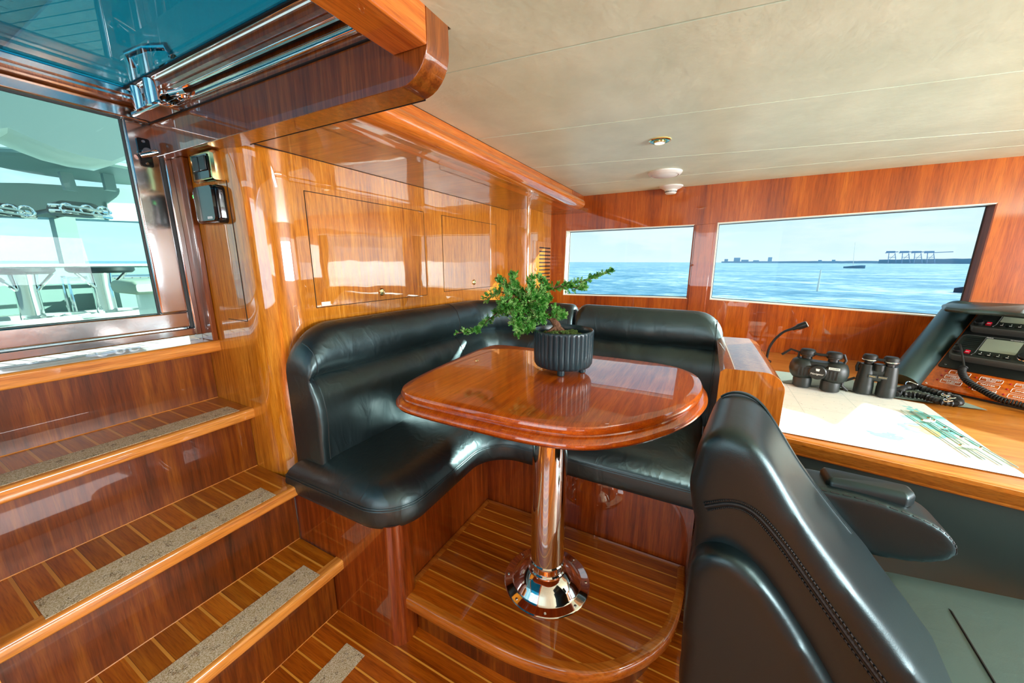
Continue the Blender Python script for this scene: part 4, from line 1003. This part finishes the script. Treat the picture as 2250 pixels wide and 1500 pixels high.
# top cap board
zc = 1.108
q = [Zp(2070, 668, zc), Zp(2110, 661, zc), Zp(2180, 663, zc), Zp(2262, 664, zc), Zp(2262, 690, zc), Zp(2200, 684, zc), Zp(2120, 679, zc), Zp(2076, 674, zc)]
bm = B(); slab(bm, resample(rpoly([e_(p) for p in q], [.015, .03, 0, 0, 0, .05, .05, .015], 5), .03), [(.006, zc-.020), (0, zc-.014), (0, zc-.005), (.005, zc)]); obj('top_cap', bm, M_PANL, cons, ang=50)
bm = B(); csl(bm, .006, 1.0, .128, .568, .012, [(0, 0.0), (0, .004)]); plate = obj('mounting_plate', bm, M_BLACK, cons)
for s_, t_ in ((.025, .148), (.035, .556)):
    bm = B(); lathe(bm, cl_(s_, t_, .004), [(.006, 0), (.004, .002)], CN, 12); obj('screw', bm, M_BLACKG, plate)
M_SCRN = principled('radio_screen', '#8a9484', .3, coat=.3)
M_RIM = principled('radio_rim', '#4a4c4a', .4, coat=.2)
M_RED = principled('red_button', '#a01020', .3, coat=.4)
def radio(t0, label):
    r = thing('marine_radio', label, 'radio', cl_(.1, t0, .004))
    s0, s1, t1 = .018, .330, t0+.155
    bm = B(); csl(bm, s0, s1, t0, t1, .024, [(0, .004), (0, .030), (.002, .034)]); obj('casing', bm, M_RIM, r, ang=50)
    bm = B(); csl(bm, s0+.008, s1-.008, t0+.008, t1-.008, .018, [(0, .034), (.001, .036)]); fc = obj('face', bm, principled('radio_face', '#1a211c', .5), r)
    bm = B()
    for k in range(6): csl(bm, s0+.022, s0+.068, t1-.030-k*.0125, t1-.025-k*.0125, .001, [(0, .036), (0, .0364)])
    obj('speaker_slots', bm, M_BLACK, r)
    bm = B(); csl(bm, s0+.080, s0+.182, t0+.052, t0+.136, .004, [(0, .036), (0, .0372)]); obj('screen', bm, M_SCRN, r)
    bm = B(); lathe(bm, cl_(s0+.026, t0+.030, .036), [(.015, 0), (.014, .012), (.012, .014)], CN, 26); obj('knob', bm, M_BLACK, r)
    bm = B(); lathe(bm, cl_(s0+.212, t0+.046, .036), [(.021, 0), (.020, .014), (.017, .017)], CN, 30); kb = obj('knob', bm, M_BLACK, r)
    bm = B(); lathe(bm, cl_(s0+.212, t0+.046, .036), [(.022, 0), (.0225, .002), (.021, .004)], CN, 30, cap=False); obj('knob_ring', bm, M_CHROME2, kb)
    bm = B(); csl(bm, s0+.046, s0+.062, t0+.020, t0+.034, .002, [(0, .036), (0, .040)]); obj('distress_button', bm, M_RED, r)
    bm = B(); csl(bm, s0+.047, s0+.061, t0+.038, t0+.042, .001, [(0, .036), (0, .039)]); obj('red_tab', bm, principled('red_lit', '#e01030', .3, emit=(1, .02, .06, 1), es=.4), r)
    bm = B(); csl(bm, s0+.049, s0+.060, t0+.028, t0+.031, 0, [(0, .040), (0, .0404)]); obj('button_print', bm, M_MARK, r)
    for k in range(4):
        bm = B(); csl(bm, s0+.083+k*.025, s0+.103+k*.025, t0+.020, t0+.032, .003, [(0, .036), (.001, .040)]); kk = obj('key', bm, M_BLACK, r)
        bm = B(); csl(bm, s0+.089+k*.025, s0+.097+k*.025, t0+.025, t0+.027, 0, [(0, .040), (0, .0404)]); csl(bm, s0+.092+k*.025, s0+.0935+k*.025, t0+.037, t0+.043, 0, [(0, .036), (0, .0364)]); obj('key_print', bm, M_MARK, kk)
    for k in range(3):
        bm = B(); csl(bm, s0+.196, s0+.218, t0+.084+k*.020, t0+.094+k*.020, .003, [(0, .036), (.001, .039)]); obj('key', bm, M_BLACK, r)
    bm = B(); tube(bm, [cl_(s0+.076, t1-.012, .0365), cl_(s0+.075, t0+.03, .0365), cl_(s0+.069, t0+.016, .0365)], .0016, 6); obj('ridge', bm, M_RIM, r)
    text3('lettering', 'Icom', cl_(s0+.087, t1-.012, .0364), CE, CU, .009, M_MARK, r)
    text3('lettering', 'VHF MARINE TRANSCEIVER', cl_(s0+.170, t1-.012, .0364), CE, CU, .0042, M_MARK, r)
    return r
radio(.388, 'upper black marine radio with blank grey screen in the console')
radio(.183, 'lower black marine radio with blank grey screen and a coiled cord hanging past it')
# alarm panel labels
lab = [(.084, .108, 'FWD'), (.081, .077, 'LOWER DECK\nLOBBY'), (.078, .046, 'PORT GUEST\nCABIN'), (.176, .102, 'STBD. GUEST\nCABIN'), (.176, .070, 'MASTER'), (.176, .038, 'PILOT HOUSE'), (.270, .100, 'DISTRIBUTION\nPANEL'), (.270, .068, 'DINETTE'), (.270, .036, 'GALLEY')]
for s_, t_, tx in lab:
    w_, h_ = .031, .0115; bm = B(); ol = rpoly([(s_-w_, t_-h_), (s_+w_, t_-h_), (s_+w_, t_+h_), (s_-w_, t_+h_)], .004, 3)
    tube(bm, [cl_(p.x, p.y, .0006) for p in ol]+[cl_(ol[0].x, ol[0].y, .0006)], .0008, 5, cap=False); o2 = obj('label_outline', bm, M_MARK, bpnl)
    text3('label_text', tx, cl_(s_, t_, .0008), CE, CU, .0085 if '\n' in tx else .0105, M_MARK, cons)
    bm = B(); lathe(bm, cl_(s_-.042, t_, 0), [(.0035, 0), (.0035, .003), (.002, .004)], CN, 12); obj('indicator_light', bm, M_RED, cons)
bm = B(); lathe(bm, cl_(.012, .012, 0), [(.004, 0), (.003, .002)], CN, 12); obj('screw', bm, M_CHROME2, cons)
# coiled microphone cord
ccd = thing('coiled_cord', 'black coiled microphone cord hanging from the lower radio across the labels', 'cord', cl_(.03, .23, .04))
bm = B(); P = cat([cl_(.030, .236, .052), cl_(.045, .228, .062), cl_(.064, .19, .050), cl_(.082, .150, .030), cl_(.090, .134, .022)], 8); tube(bm, P, .0036, 8); obj('plain_end', bm, M_RUB, ccd)
C0 = cat([cl_(.090, .134, .022), cl_(.092, .105, .022), (cl_(.122, .055, .022)), cl_(.178, .016, .022), cl_(.235, -.012, .020), cl_(.30, -.02, .020), cl_(.40, -.04, .02), cl_(.48, -.05, .02)], 60)
# helix about the path
pts = []; x_ = None; acc = 0
for i in range(len(C0)-1):
    d = (C0[i+1]-C0[i]); acc += d.length
    if d.length < 1e-9: continue
    d = d.normalized()
    if x_ is None: x_, y_, _ = frame_of(d)
    else: x_ = (x_-d*x_.dot(d)).normalized(); y_ = d.cross(x_)
    pts.append((C0[i], x_.copy(), y_.copy(), acc))
dense = []
for i in range(len(pts)-1):
    for k in range(4):
        f_ = k/4; p = pts[i][0].lerp(pts[i+1][0], f_); s = pts[i][3]+(pts[i+1][3]-pts[i][3])*f_; a = s/.0088*2*PI
        dense.append(p+(pts[i][1]*math.cos(a)+pts[i][2]*math.sin(a))*.0095)
bm = B(); tube(bm, dense, .0036, 6); obj('coil', bm, M_RUB, ccd, ang=80)

# ================================================================== HELM CHAIR
ch = thing('helm_chair', 'black leather helm chair with stitched back and armrest, nearest the camera', 'chair', (.95, -.5, 0))
YAWC = math.radians(-7)
def chp(x, y, z):
    """chair frame: rotate about the near rear corner"""
    dx, dy = x-.74, y; return Vector((.74+dx*math.cos(YAWC)-dy*math.sin(YAWC), dx*math.sin(YAWC)+dy*math.cos(YAWC), z))
def chs(bm, pts2, prof): return slab(bm, pts2, prof, lambda p, h: chp(h, p.x, p.y))
def side_prof(r, x0, x1, n=7): return [(r*(1-math.sin(PI/2*k/n)), x0+r*(1-math.cos(PI/2*k/n))*.9) for k in range(n+1)]+[(r*(1-math.cos(PI/2*k/n)), x1-r*(1-math.sin(PI/2*k/n))*.9) for k in range(n+1)]
main = [(-.012, .91), (-.020, .965), (-.045, .998), (-.080, 1.004), (-.115, .985), (-.150, .938), (-.195, .870), (-.255, .795), (-.335, .705), (-.42, .60), (-.51, .48), (-.53, .40), (-.30, .40), (-.06, .42), (-.03, .55), (-.024, .70), (-.030, .78), (-.022, .815), (-.010, .86)]
main = catc(main, 5)
bm = B(); chs(bm, main, [(0, .722), (0, 1.025)]); bk = padded(obj('backrest', bm, M_LEATH2, ch), .010, 45)
low = catc([(-.042, .760), (-.080, .785), (-.125, .775), (-.172, .730), (-.225, .66), (-.285, .57), (-.335, .48), (-.34, .40), (-.18, .38), (-.05, .40), (-.035, .55), (-.030, .70)], 5)
bm = B(); chs(bm, low, [(0, .682), (0, .80)]); padded(obj('side_bolster', bm, M_LEATH2, ch), .009, 34)
# stitching along the seam
seam_pts = cat([Vector((-.045, .845, 0)), Vector((-.085, .868, 0)), Vector((-.120, .865, 0)), Vector((-.160, .830, 0)), Vector((-.215, .765, 0)), Vector((-.29, .675, 0)), Vector((-.375, .575, 0)), Vector((-.44, .48, 0))], 14)
bm = B()
tube(bm, [chp(.7215, p.x, p.y) for p in seam_pts], .0032, 6)
for off in (-.007, .007):
    for i in range(0, len(seam_pts)-1, 1):
        a, b = seam_pts[i], seam_pts[i+1]; d = (b-a).normalized(); n_ = Vector((-d.y, d.x, 0))*off
        tube(bm, [chp(.7205, (a+n_).x, (a+n_).y), chp(.7205, (a.lerp(b, .6)+n_).x, (a.lerp(b, .6)+n_).y)], .0016, 5)
obj('stitching', bm, M_RUB, bk)
# seam on the top roll (far side piping)
bm = B(); q = inset(main, .006); k0 = [i for i, p in enumerate(q) if p.y > .62 and p.x < -.02 or p.y > .99]
L_ = [chp(.965, p.x, p.y) for p in inset(main, -.0005) if (p.y > .74 and p.x < -.03)]; L_.sort(key=lambda v: v.y, reverse=True); tube(bm, L_, .0025, 6); obj('piping', bm, M_LEATH2, bk)
# far armrest
arm = [(-.30, .70), (-.30, .775), (-.38, .785), (-.46, .780), (-.53, .762), (-.565, .735), (-.575, .705), (-.55, .675), (-.49, .655), (-.40, .655)]
def arm3(p, h): return Vector((h, p.x+.055, p.y+.004))
am = resample(catc(arm, 4), .02); 
bm = B(); slab(bm, am, [(0, .998), (0, 1.105)], arm3); ao = padded(obj('armrest', bm, M_LEATH2, ch), .007, 8)
bm = B(); slab(bm, rpoly([(1.025, -.300), (1.025, -.440), (1.05, -.460), (1.085, -.460), (1.095, -.300)], [.012, .012, .01, .012, .012], 5), [(.0, .778), (0, .795), (.004, .803), (.012, .807)]); obj('arm_pad', bm, M_LEATH2, ao, ang=70)
bm = B(); L_ = [Vector((1.006, p.x+.055, p.y+.004)) for p in inset(am, .003) if p.y > .70 and p.x < -.31]; L_.sort(key=lambda v: v.y, reverse=True)
for i in range(len(L_)-1): tube(bm, [L_[i]+Vector((-.004, 0, 0)), L_[i].lerp(L_[i+1], .7)+Vector((-.004, 0, 0))], .0016, 5)
obj('stitching', bm, M_RUB, ao)
# seat
sp_ = rpoly([(.70, -.36), (1.135, -.40), (1.20, -.80), (1.18, -1.02), (.70, -.98)], [.1, .1, .2, .12, .12], 8)
bm = B(); slab(bm, resample(sp_, .03), [(.02, .42), (0, .44), (0, .50), (.008, .53), (.03, .548), (.08, .556)]); seat = obj('seat', bm, M_SEATF, ch, ang=70)
bm = B(); a, b = Zp(2070, 1322, .552), Zp(2185, 1500, .556); tube(bm, [Vector((a.x, a.y, .549)), Vector((a.x-.03, a.y-.002, .556)), Vector((b.x, b.y, .557)), Vector((b.x-.1, b.y+.01, .557))], .0022, 6); obj('seam', bm, M_RUB, seat)
bm = B(); lathe(bm, (.93, -.68, 0), [(.14, 0), (.14, .012), (.05, .03), (.045, .42)], n=32); obj('pedestal', bm, M_CHROME, ch)

# ================================================================== OUTSIDE
SEA = -2.2
def seamat():
    mt = bpy.data.materials.new('sea_water'); mt.use_nodes = True; g = N(mt.node_tree)
    pos = g.n('ShaderNodeNewGeometry').outputs['Position']
    mp = g.n('ShaderNodeMapping', i_Vector=pos, i_Scale=(.7, .45, 1), i_Rotation=(0, 0, math.radians(-25)))
    n = g.n('ShaderNodeTexNoise', i_Vector=mp, i_Scale=1.0, i_Detail=8.0, i_Roughness=.62).outputs[0]
    mp2 = g.n('ShaderNodeMapping', i_Vector=pos, i_Scale=(.09, .05, 1), i_Rotation=(0, 0, math.radians(-25)))
    n2 = g.n('ShaderNodeTexNoise', i_Vector=mp2, i_Scale=1.0, i_Detail=5.0).outputs[0]
    f = g.math('MULTIPLY_ADD', n2, .4, g.math('MULTIPLY', n, .6))
    c = g.ramp(f, [(.36, lin('#2a7494')), (.46, lin('#4f8eaa')), (.54, lin('#86b2c6')), (.60, lin('#c4dce6'))])
    bp = g.n('ShaderNodeBump', i_Height=n, i_Strength=.7, i_Distance=.35)
    b = g.n('ShaderNodeBsdfPrincipled', i_Base_Color=c, i_Roughness=.45, i_Normal=bp); b.inputs['Specular IOR Level'].default_value = .25
    g.n('ShaderNodeOutputMaterial', i_Surface=b); return mt
bm = B(); n_ = 64; vs = [bm.verts.new((9000*math.cos(2*PI*k/n_), 9000*math.sin(2*PI*k/n_), SEA)) for k in range(n_)]; bm.faces.new(vs)
o = obj('sea', bm, seamat(), smooth=False); tag(o, 'choppy blue sea seen through the windows out to the horizon', 'sea', kind='stuff')
def far(u, v, D):
    q = ray(u, v); t = D/math.hypot(q.x, q.y); return EYE+q*t
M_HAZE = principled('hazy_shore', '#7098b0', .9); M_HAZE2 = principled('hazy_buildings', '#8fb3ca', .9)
M_CRANE = principled('crane_steel', '#7498b8', .8)  # steel paled and blued, distance haze put into the colour
RADD = lambda u: Vector((ray(u, 575).x, ray(u, 575).y, 0)).normalized()
def shore(u0, u1, v0, v1, D, th):
    bm = B(); n_ = 24; random.seed(int(u0)); P = []
    for k in range(n_+1):
        u = u0+(u1-u0)*k/n_; zt = far(u, v0+(v1-v0)*k/n_, D).z+random.uniform(0, 1.6); b = far(u, 577, D); P.append((b, zt, RADD(u)*th))
    fr_ = [(bm.verts.new((b.x, b.y, SEA-.5)), bm.verts.new((b.x, b.y, z_))) for b, z_, t_ in P]; bk_ = [(bm.verts.new((b.x+t_.x, b.y+t_.y, SEA-.5)), bm.verts.new((b.x+t_.x, b.y+t_.y, z_))) for b, z_, t_ in P]
    for k in range(n_): bm.faces.new((fr_[k][0], fr_[k+1][0], fr_[k+1][1], fr_[k][1])); bm.faces.new((fr_[k][1], fr_[k+1][1], bk_[k+1][1], bk_[k][1])); bm.faces.new((bk_[k][1], bk_[k+1][1], bk_[k+1][0], bk_[k][0]))
    return bm
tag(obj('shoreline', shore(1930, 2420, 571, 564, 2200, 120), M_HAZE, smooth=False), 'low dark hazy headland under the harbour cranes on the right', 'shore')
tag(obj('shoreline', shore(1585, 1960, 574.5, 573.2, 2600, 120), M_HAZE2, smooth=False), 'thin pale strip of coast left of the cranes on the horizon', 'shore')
def tower(u0, u1, v, D, label, nm='tower_block'):
    a, b = far(u0, v, D), far(u1, v, D); bm = B(); t_ = RADD(u0)*30
    prism(bm, [(a.x, a.y, SEA), (b.x, b.y, SEA), (b.x+t_.x, b.y+t_.y, SEA), (a.x+t_.x, a.y+t_.y, SEA)], (0, 0, a.z-SEA))
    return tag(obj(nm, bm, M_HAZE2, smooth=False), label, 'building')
tower(1592, 1600, 569, 2500, 'faint low block furthest left on the distant shore')
tower(1613, 1627, 566, 2500, 'wide faint block, second from left on the distant shore')
tower(1629, 1645, 570.5, 2500, 'low flat hazy block just right of the wide faint block')
tower(1688, 1697, 565, 2400, 'tallest dark hazy tower standing alone on the distant shore')
tower(1655, 1668, 571.5, 2500, 'long low hazy building left of the tallest distant tower')
tower(1798, 1806, 571, 2500, 'tiny hazy building midway along the distant shore')
tower(1828, 1836, 570.5, 2500, 'tiny hazy building nearest the cranes on the distant shore')
def crane(u, label, boom):
    D = 2000; t = thing('harbour_crane', label, 'crane', far(u, 570, D), 'harbour cranes on the headland')
    t.location.z = SEA
    def p(du, v): return far(u+du, v, D)
    bm = B()
    for du in (-9, 9):
        tube(bm, [p(du, 577.6), p(du*.75, 556)], 1.1, 6); tube(bm, [p(du, 577.6)+RADD(u)*22, p(du*.75, 556)+RADD(u)*22], 1.1, 6)
    tube(bm, [p(-9, 565), p(9, 565)], .9, 6); tube(bm, [p(-9, 573), p(7, 558)], .7, 6); obj('portal_legs', bm, M_CRANE, t)
    bm = B(); tube(bm, [p(-15, 555.5), p(boom, 553)], 1.5, 6); obj('boom', bm, M_CRANE, t)
    bm = B(); a = p(-3, 553.5); obox(bm, a, RADD(u).cross(Vector((0, 0, 1)))*12, RADD(u)*6, (0, 0, 3.4)); obj('machine_house', bm, M_CRANE, t)
for k, (u, bo_, lb) in enumerate(((1960, 14, 'leftmost of the four harbour cranes'), (1990, 14, 'second harbour crane from the left on the headland'), (2017, 16, 'third harbour crane from the left on the headland'), (2045, 50, 'rightmost harbour crane with a long boom reaching right'))): crane(u, lb, bo_)
a = far(1803, 597, 60); bm = B(); tube(bm, [Vector((a.x, a.y, SEA)), Vector((a.x, a.y, far(1803, 592, 60).z))], [.12, .06], 8); tag(obj('marker_buoy', bm, M_WHITE), 'small white marker floating on the sea in the large window', 'buoy')
a, b = far(2105, 600, 70), far(2172, 592, 70)
def boatbm(a, b, h):
    bm = B(); d = (b-a); d.z = 0; L = d.length; d.normalize(); n_ = Vector((-d.y, d.x, 0)); rg = []
    for s, w, z1_ in ((0, .05, .55), (.12, .45, .62), (.4, .9, .8), (.8, 1.0, 1.0), (1, .8, 1.0)):
        c = Vector((a.x, a.y, SEA))+d*L*s; w *= L*.14; rg.append([bm.verts.new(c+n_*w+Vector((0, 0, h*z1_))), bm.verts.new(c-n_*w+Vector((0, 0, h*z1_))), bm.verts.new(c-n_*w*.5), bm.verts.new(c+n_*w*.5)])
    for A_, B_ in zip(rg, rg[1:]):
        for k in range(4): bm.faces.new((A_[k], A_[(k+1) % 4], B_[(k+1) % 4], B_[k]))
    bm.faces.new(rg[0]); bm.faces.new(rg[-1][::-1]); return bm
tag(obj('boat', boatbm(a, b, .95), principled('dark_hull', '#1c2e46', .6), ang=30), 'dark boat bow at the right edge of the large window', 'boat')
a, b = far(1852, 592, 320), far(1900, 592, 320)
bt = thing('boat', 'far off low boat with a tall thin mast in the large window', 'boat', (a.x, a.y, SEA))
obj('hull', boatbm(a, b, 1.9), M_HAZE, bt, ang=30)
bm = B(); c = far(1874, 588, 320); tube(bm, [Vector((c.x, c.y, SEA)), far(1879, 532, 320)], [.14, .06], 6); obj('mast', bm, M_WHITE, bt)

# ---- aft deck seen through the side window
def deckmat():
    mt = bpy.data.materials.new('deck_planks'); mt.use_nodes = True; g = N(mt.node_tree)
    pos = g.n('ShaderNodeNewGeometry').outputs['Position']; sep = g.n('ShaderNodeSeparateXYZ', x0=pos)
    t = g.math('DIVIDE', g.math('ADD', sep.outputs[0], g.math('MULTIPLY', sep.outputs[1], .28)), .11); ln = g.math('LESS_THAN', g.math('FRACT', t), .10)
    n = g.n('ShaderNodeTexNoise', i_Vector=pos, i_Scale=8.0, i_Detail=4.0).outputs[0]
    c = g.ramp(n, [(.3, lin('#8f9790')), (.7, lin('#b4b8ae'))]); c = g.mix(ln, c, lin('#202826'))
    b = g.n('ShaderNodeBsdfPrincipled', i_Base_Color=c, i_Roughness=.55); g.n('ShaderNodeOutputMaterial', i_Surface=b); return mt
DK = .5
bm = B(); box(bm, (-3.0, 1.86, DK-.06), (5.0, 9.3, DK)); o = obj('deck', bm, deckmat(), smooth=False); tag(o, 'grey planked side deck outside the side window', 'deck', kind='structure')
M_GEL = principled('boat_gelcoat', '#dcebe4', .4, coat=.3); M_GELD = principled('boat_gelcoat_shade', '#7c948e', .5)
def yp(u, v, y): return Yp(u, v, y)
YB = 9.2
bw = thing('bulwark', 'pale green bulwark wall at the far side of the outside deck', 'bulwark', (1.8, YB, DK))
a, b = yp(0, 586, YB), yp(420, 586, YB)
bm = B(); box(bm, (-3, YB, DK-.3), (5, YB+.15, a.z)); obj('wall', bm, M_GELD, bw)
bm = B(); box(bm, (-3, YB-.05, a.z), (5, YB+.2, a.z+.04)); obj('cap_rail', bm, M_GEL, bw)
pl_ = thing('deck_pillar', 'broad slanted pillar outside holding up the deck roof', 'pillar', (1.9, YB, 1.2))
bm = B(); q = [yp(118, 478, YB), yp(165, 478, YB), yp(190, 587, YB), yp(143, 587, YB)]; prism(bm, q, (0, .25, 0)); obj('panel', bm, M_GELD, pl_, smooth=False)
dr = thing('deck_roof', 'rounded pale roof structure outside over the far deck', 'roof', (2, YB, 2))
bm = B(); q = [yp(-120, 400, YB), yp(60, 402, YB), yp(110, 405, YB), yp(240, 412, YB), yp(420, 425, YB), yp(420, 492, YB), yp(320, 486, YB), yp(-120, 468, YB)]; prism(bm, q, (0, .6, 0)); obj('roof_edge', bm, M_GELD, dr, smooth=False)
bm = B(); q = [yp(235, 445, YB-.05), yp(420, 452, YB-.05), yp(420, 490, YB-.05), yp(240, 484, YB-.05)]; prism(bm, q, (0, .06, 0)); obj('panel', bm, M_GEL, dr, smooth=False)
# radar arch ring
ra = thing('roof_rail', 'thin oval hardtop ring on two posts above the deck roof outside', 'rail', (2, 8.4, 2.3))
bm = B(); c = yp(190, 372, 8.4); P = [c+Vector((1.0*math.cos(a), .9*math.sin(a), .0)) for a in [2*PI*k/48 for k in range(48)]]
slab(bm, [Vector((p.x, p.y)) for p in P], [(0.03, c.z-.05), (0, c.z-.02), (0, c.z+.02), (.03, c.z+.045)]); obj('hardtop', bm, M_GELD, ra)
for u0, u1, w in ((145, 158, 8), (237, 246, 6)):
    a, b = yp(u0, 378, 8.2), yp(u1, 418, 8.2); bm = B(); prism(bm, [a-Vector((.06, 0, 0)), a+Vector((.06, 0, 0)), b+Vector((.06, 0, 0)), b-Vector((.06, 0, 0))], (0, .1, 0)); obj('post', bm, M_GELD, ra)
# life-raft bundles with rails
M_DKG = principled('dark_cover', '#142424', .5)
for u0, u1, v0, v1, lb in ((112, 243, 437, 478, 'rounded dark cover strapped by chrome rails, over the pillar outside'), (-60, 74, 440, 476, 'dark strapped cover cut off by the left picture edge')):
    t = thing('strapped_cover', lb, 'cover', yp((u0+u1)/2, v1, 7.6)); Y0 = 7.6
    a, b = yp(u0, v0, Y0), yp(u1, v1, Y0)
    bm = B(); slab(bm, rpoly([(a.x, b.z), (b.x, b.z), (b.x-.1, a.z), (a.x+.05, a.z)], [.12, .12, .12, .08], 8), [(.06, Y0-.02), (0, Y0+.04), (0, Y0+.4), (.06, Y0+.46)], lambda p, h: Vector((p.x, h, p.y))); obj('cover', bm, M_DKG, t)
    bm = B()
    for f_ in (.42, .80):
        z = a.z+(b.z-a.z)*f_; tube(bm, [(a.x-.02, Y0+.05, z), (a.x+.1, Y0-.05, z), (b.x-.1, Y0-.05, z-.03), (b.x+.02, Y0+.05, z-.03)], .028, 8)
    obj('rail', bm, M_CHROME, t)
    for f_ in (.25, .75): x = a.x+(b.x-a.x)*f_; obj('bracket', tube(B(), [(x, Y0+.4, a.z-.08), (x, YB+.1, a.z-.08)], .03, 8), M_DKG, t)
    bm = B()
    for f_ in (.2, .55, .85):
        x = a.x+(b.x-a.x)*f_; z = a.z+(b.z-a.z)*.6; tube(bm, [Vector((x+.06*math.cos(q), Y0-.06, z+.06*math.sin(q))) for q in [2*PI*k/12 for k in range(13)]], .013, 6)
    obj('ring', bm, M_CHROME, t)
# overhead sweep of the near canopy
cn_ = thing('deck_canopy', 'broad curved pale canopy overhead outside the side window', 'canopy', (1, 6, 2.8))
YC = 5.0
o_ = [yp(-60, 20, YC), yp(330, 60, YC), yp(330, 330, YC), yp(250, 362, YC), yp(190, 352, YC), yp(130, 336, YC), yp(80, 316, YC), yp(20, 290, YC), yp(-60, 300, YC)]
P2 = resample([Vector((p.x, p.z)) for p in o_], .08)
bm = B(); slab(bm, P2, [(.03, YC), (0, YC+.05), (0, YC+.5)], lambda p, h: Vector((p.x, h, p.y))); obj('underside', bm, M_GEL, cn_, ang=40)
# pedestal tables
def ptable(u, u0, u1, vt, vb, lb):
    Y0 = 7.2; a, b = yp(u0, vt, Y0), yp(u1, vt, Y0); c = yp(u, vt, Y0); t = thing('pedestal_table', lb, 'table', (c.x, Y0, DK))
    cx = (a.x+b.x)/2; rx = (b.x-a.x)/2
    bm = B(); P = [Vector((cx+rx*math.cos(q), Y0+.45*math.sin(q))) for q in [2*PI*k/40 for k in range(40)]]; slab(bm, P, [(.03, c.z-.05), (0, c.z-.02), (0, c.z+.02)]); obj('tabletop', bm, M_DKG, t)
    bm = B(); lathe(bm, (c.x, Y0, DK), [(.28, 0), (.27, .03), (.13, .06), (.10, .1), (.095, c.z-DK-.22), (.12, c.z-DK-.05)], n=24); obj('pedestal', bm, M_CHROME, t)
    bm = B()
    for s_ in (-1, 1): tube(bm, [(c.x+s_*.08, Y0-.05, c.z-.24), (c.x+s_*rx*.75, Y0-.1, c.z-.05)], .02, 8)
    obj('strut', bm, M_CHROME, t)
    return c
c1 = ptable(215, 145, 290, 590, 655, 'round deck table with chrome pedestal, right one outside the side window')
c2 = ptable(45, -60, 118, 592, 655, 'round deck table with chrome pedestal, left one outside the side window')
M_ROPE = principled('mooring_rope', '#c8d0cc', .8)
for c, lb in ((c1, 'coiled mooring rope around the foot of the right deck table'), (c2, 'coiled mooring rope around the foot of the left deck table')):
    bm = B(); P = []
    for k in range(220):
        a = k*.35; r = .30+.09*((k % 50)/50)+.02*math.sin(k); P.append(Vector((c.x+r*1.3*math.cos(a), 7.2+r*math.sin(a), DK+.02+.10*k/220)))
    tube(bm, P, .02, 6); tag(obj('mooring_rope', bm, M_ROPE), lb, 'rope')
# low bench frame and sofa outside
lb_ = thing('deck_bench', 'low tubular framed bench outside behind the right deck table', 'bench', (2.2, 8.4, DK))
a, b = yp(148, 612, 8.4), yp(360, 612, 8.4)
bm = B(); tube(bm, [(a.x, 8.4, DK), (a.x, 8.4, a.z), (b.x, 8.4, a.z)], .03, 8); tube(bm, [(a.x+.05, 8.9, DK), (a.x+.05, 8.9, a.z), (b.x, 8.9, a.z)], .03, 8); obj('frame', bm, M_CHROME, lb_)
bm = B(); box(bm, (a.x+.5, 8.35, DK), (b.x+.5, 8.9, a.z-.12)); obj('locker', bm, M_GELD, lb_)
ds = thing('deck_sofa', 'pale upholstered sofa end outside by the window frame', 'sofa', yp(320, 690, 5.2))
a, b = yp(283, 618, 5.2), yp(380, 643, 5.2); M_UPH = principled('deck_upholstery', '#a9b8a6', .8)
bm = B(); slab(bm, rpoly([(a.x, b.z), (b.x, b.z), (b.x, a.z), (a.x, a.z)], .05, 6), [(.03, 5.15), (0, 5.2), (0, 5.7), (.03, 5.75)], lambda p, h: Vector((p.x, h, p.y))); obj('armrest', bm, M_UPH, ds)
bm = B(); box(bm, (a.x+.18, 5.22, DK), (b.x, 5.7, b.z)); obj('base', bm, M_GEL, ds)
# overhead seen through the hatch glass
def headmat():
    mt = bpy.data.materials.new('overhead_panels'); mt.use_nodes = True; g = N(mt.node_tree)
    pos = g.n('ShaderNodeNewGeometry').outputs['Position']; sep = g.n('ShaderNodeSeparateXYZ', x0=pos)
    t = g.math('DIVIDE', g.math('ADD', sep.outputs[1], g.math('MULTIPLY', sep.outputs[0], -.15)), .14); ln = g.math('LESS_THAN', g.math('FRACT', t), .05)
    lim = g.math('LESS_THAN', g.math('ADD', sep.outputs[0], g.math('MULTIPLY', sep.outputs[1], .0)), .95)
    c = g.mix(g.math('MULTIPLY', ln, lim), lin('#a8bcc0'), lin('#3c5a62'))
    b = g.n('ShaderNodeBsdfPrincipled', i_Base_Color=c, i_Roughness=.6); g.n('ShaderNodeOutputMaterial', i_Surface=b); return mt
ov = thing('upper_deck_overhead', 'blue tinted upper deck underside with plank lines above the hatch glass', 'overhead', (.5, 1.5, 2.9))
bm = B(); box(bm, (-1.5, -.5, 2.9), (1.05, 6.6, 2.95)); obj('planked_panel', bm, headmat(), ov)
bm = B(); box(bm, (1.05, -.5, 2.88), (3.0, 6.6, 2.95)); obj('smooth_panel', bm, principled('overhead_white', '#dfe8e8', .5), ov)
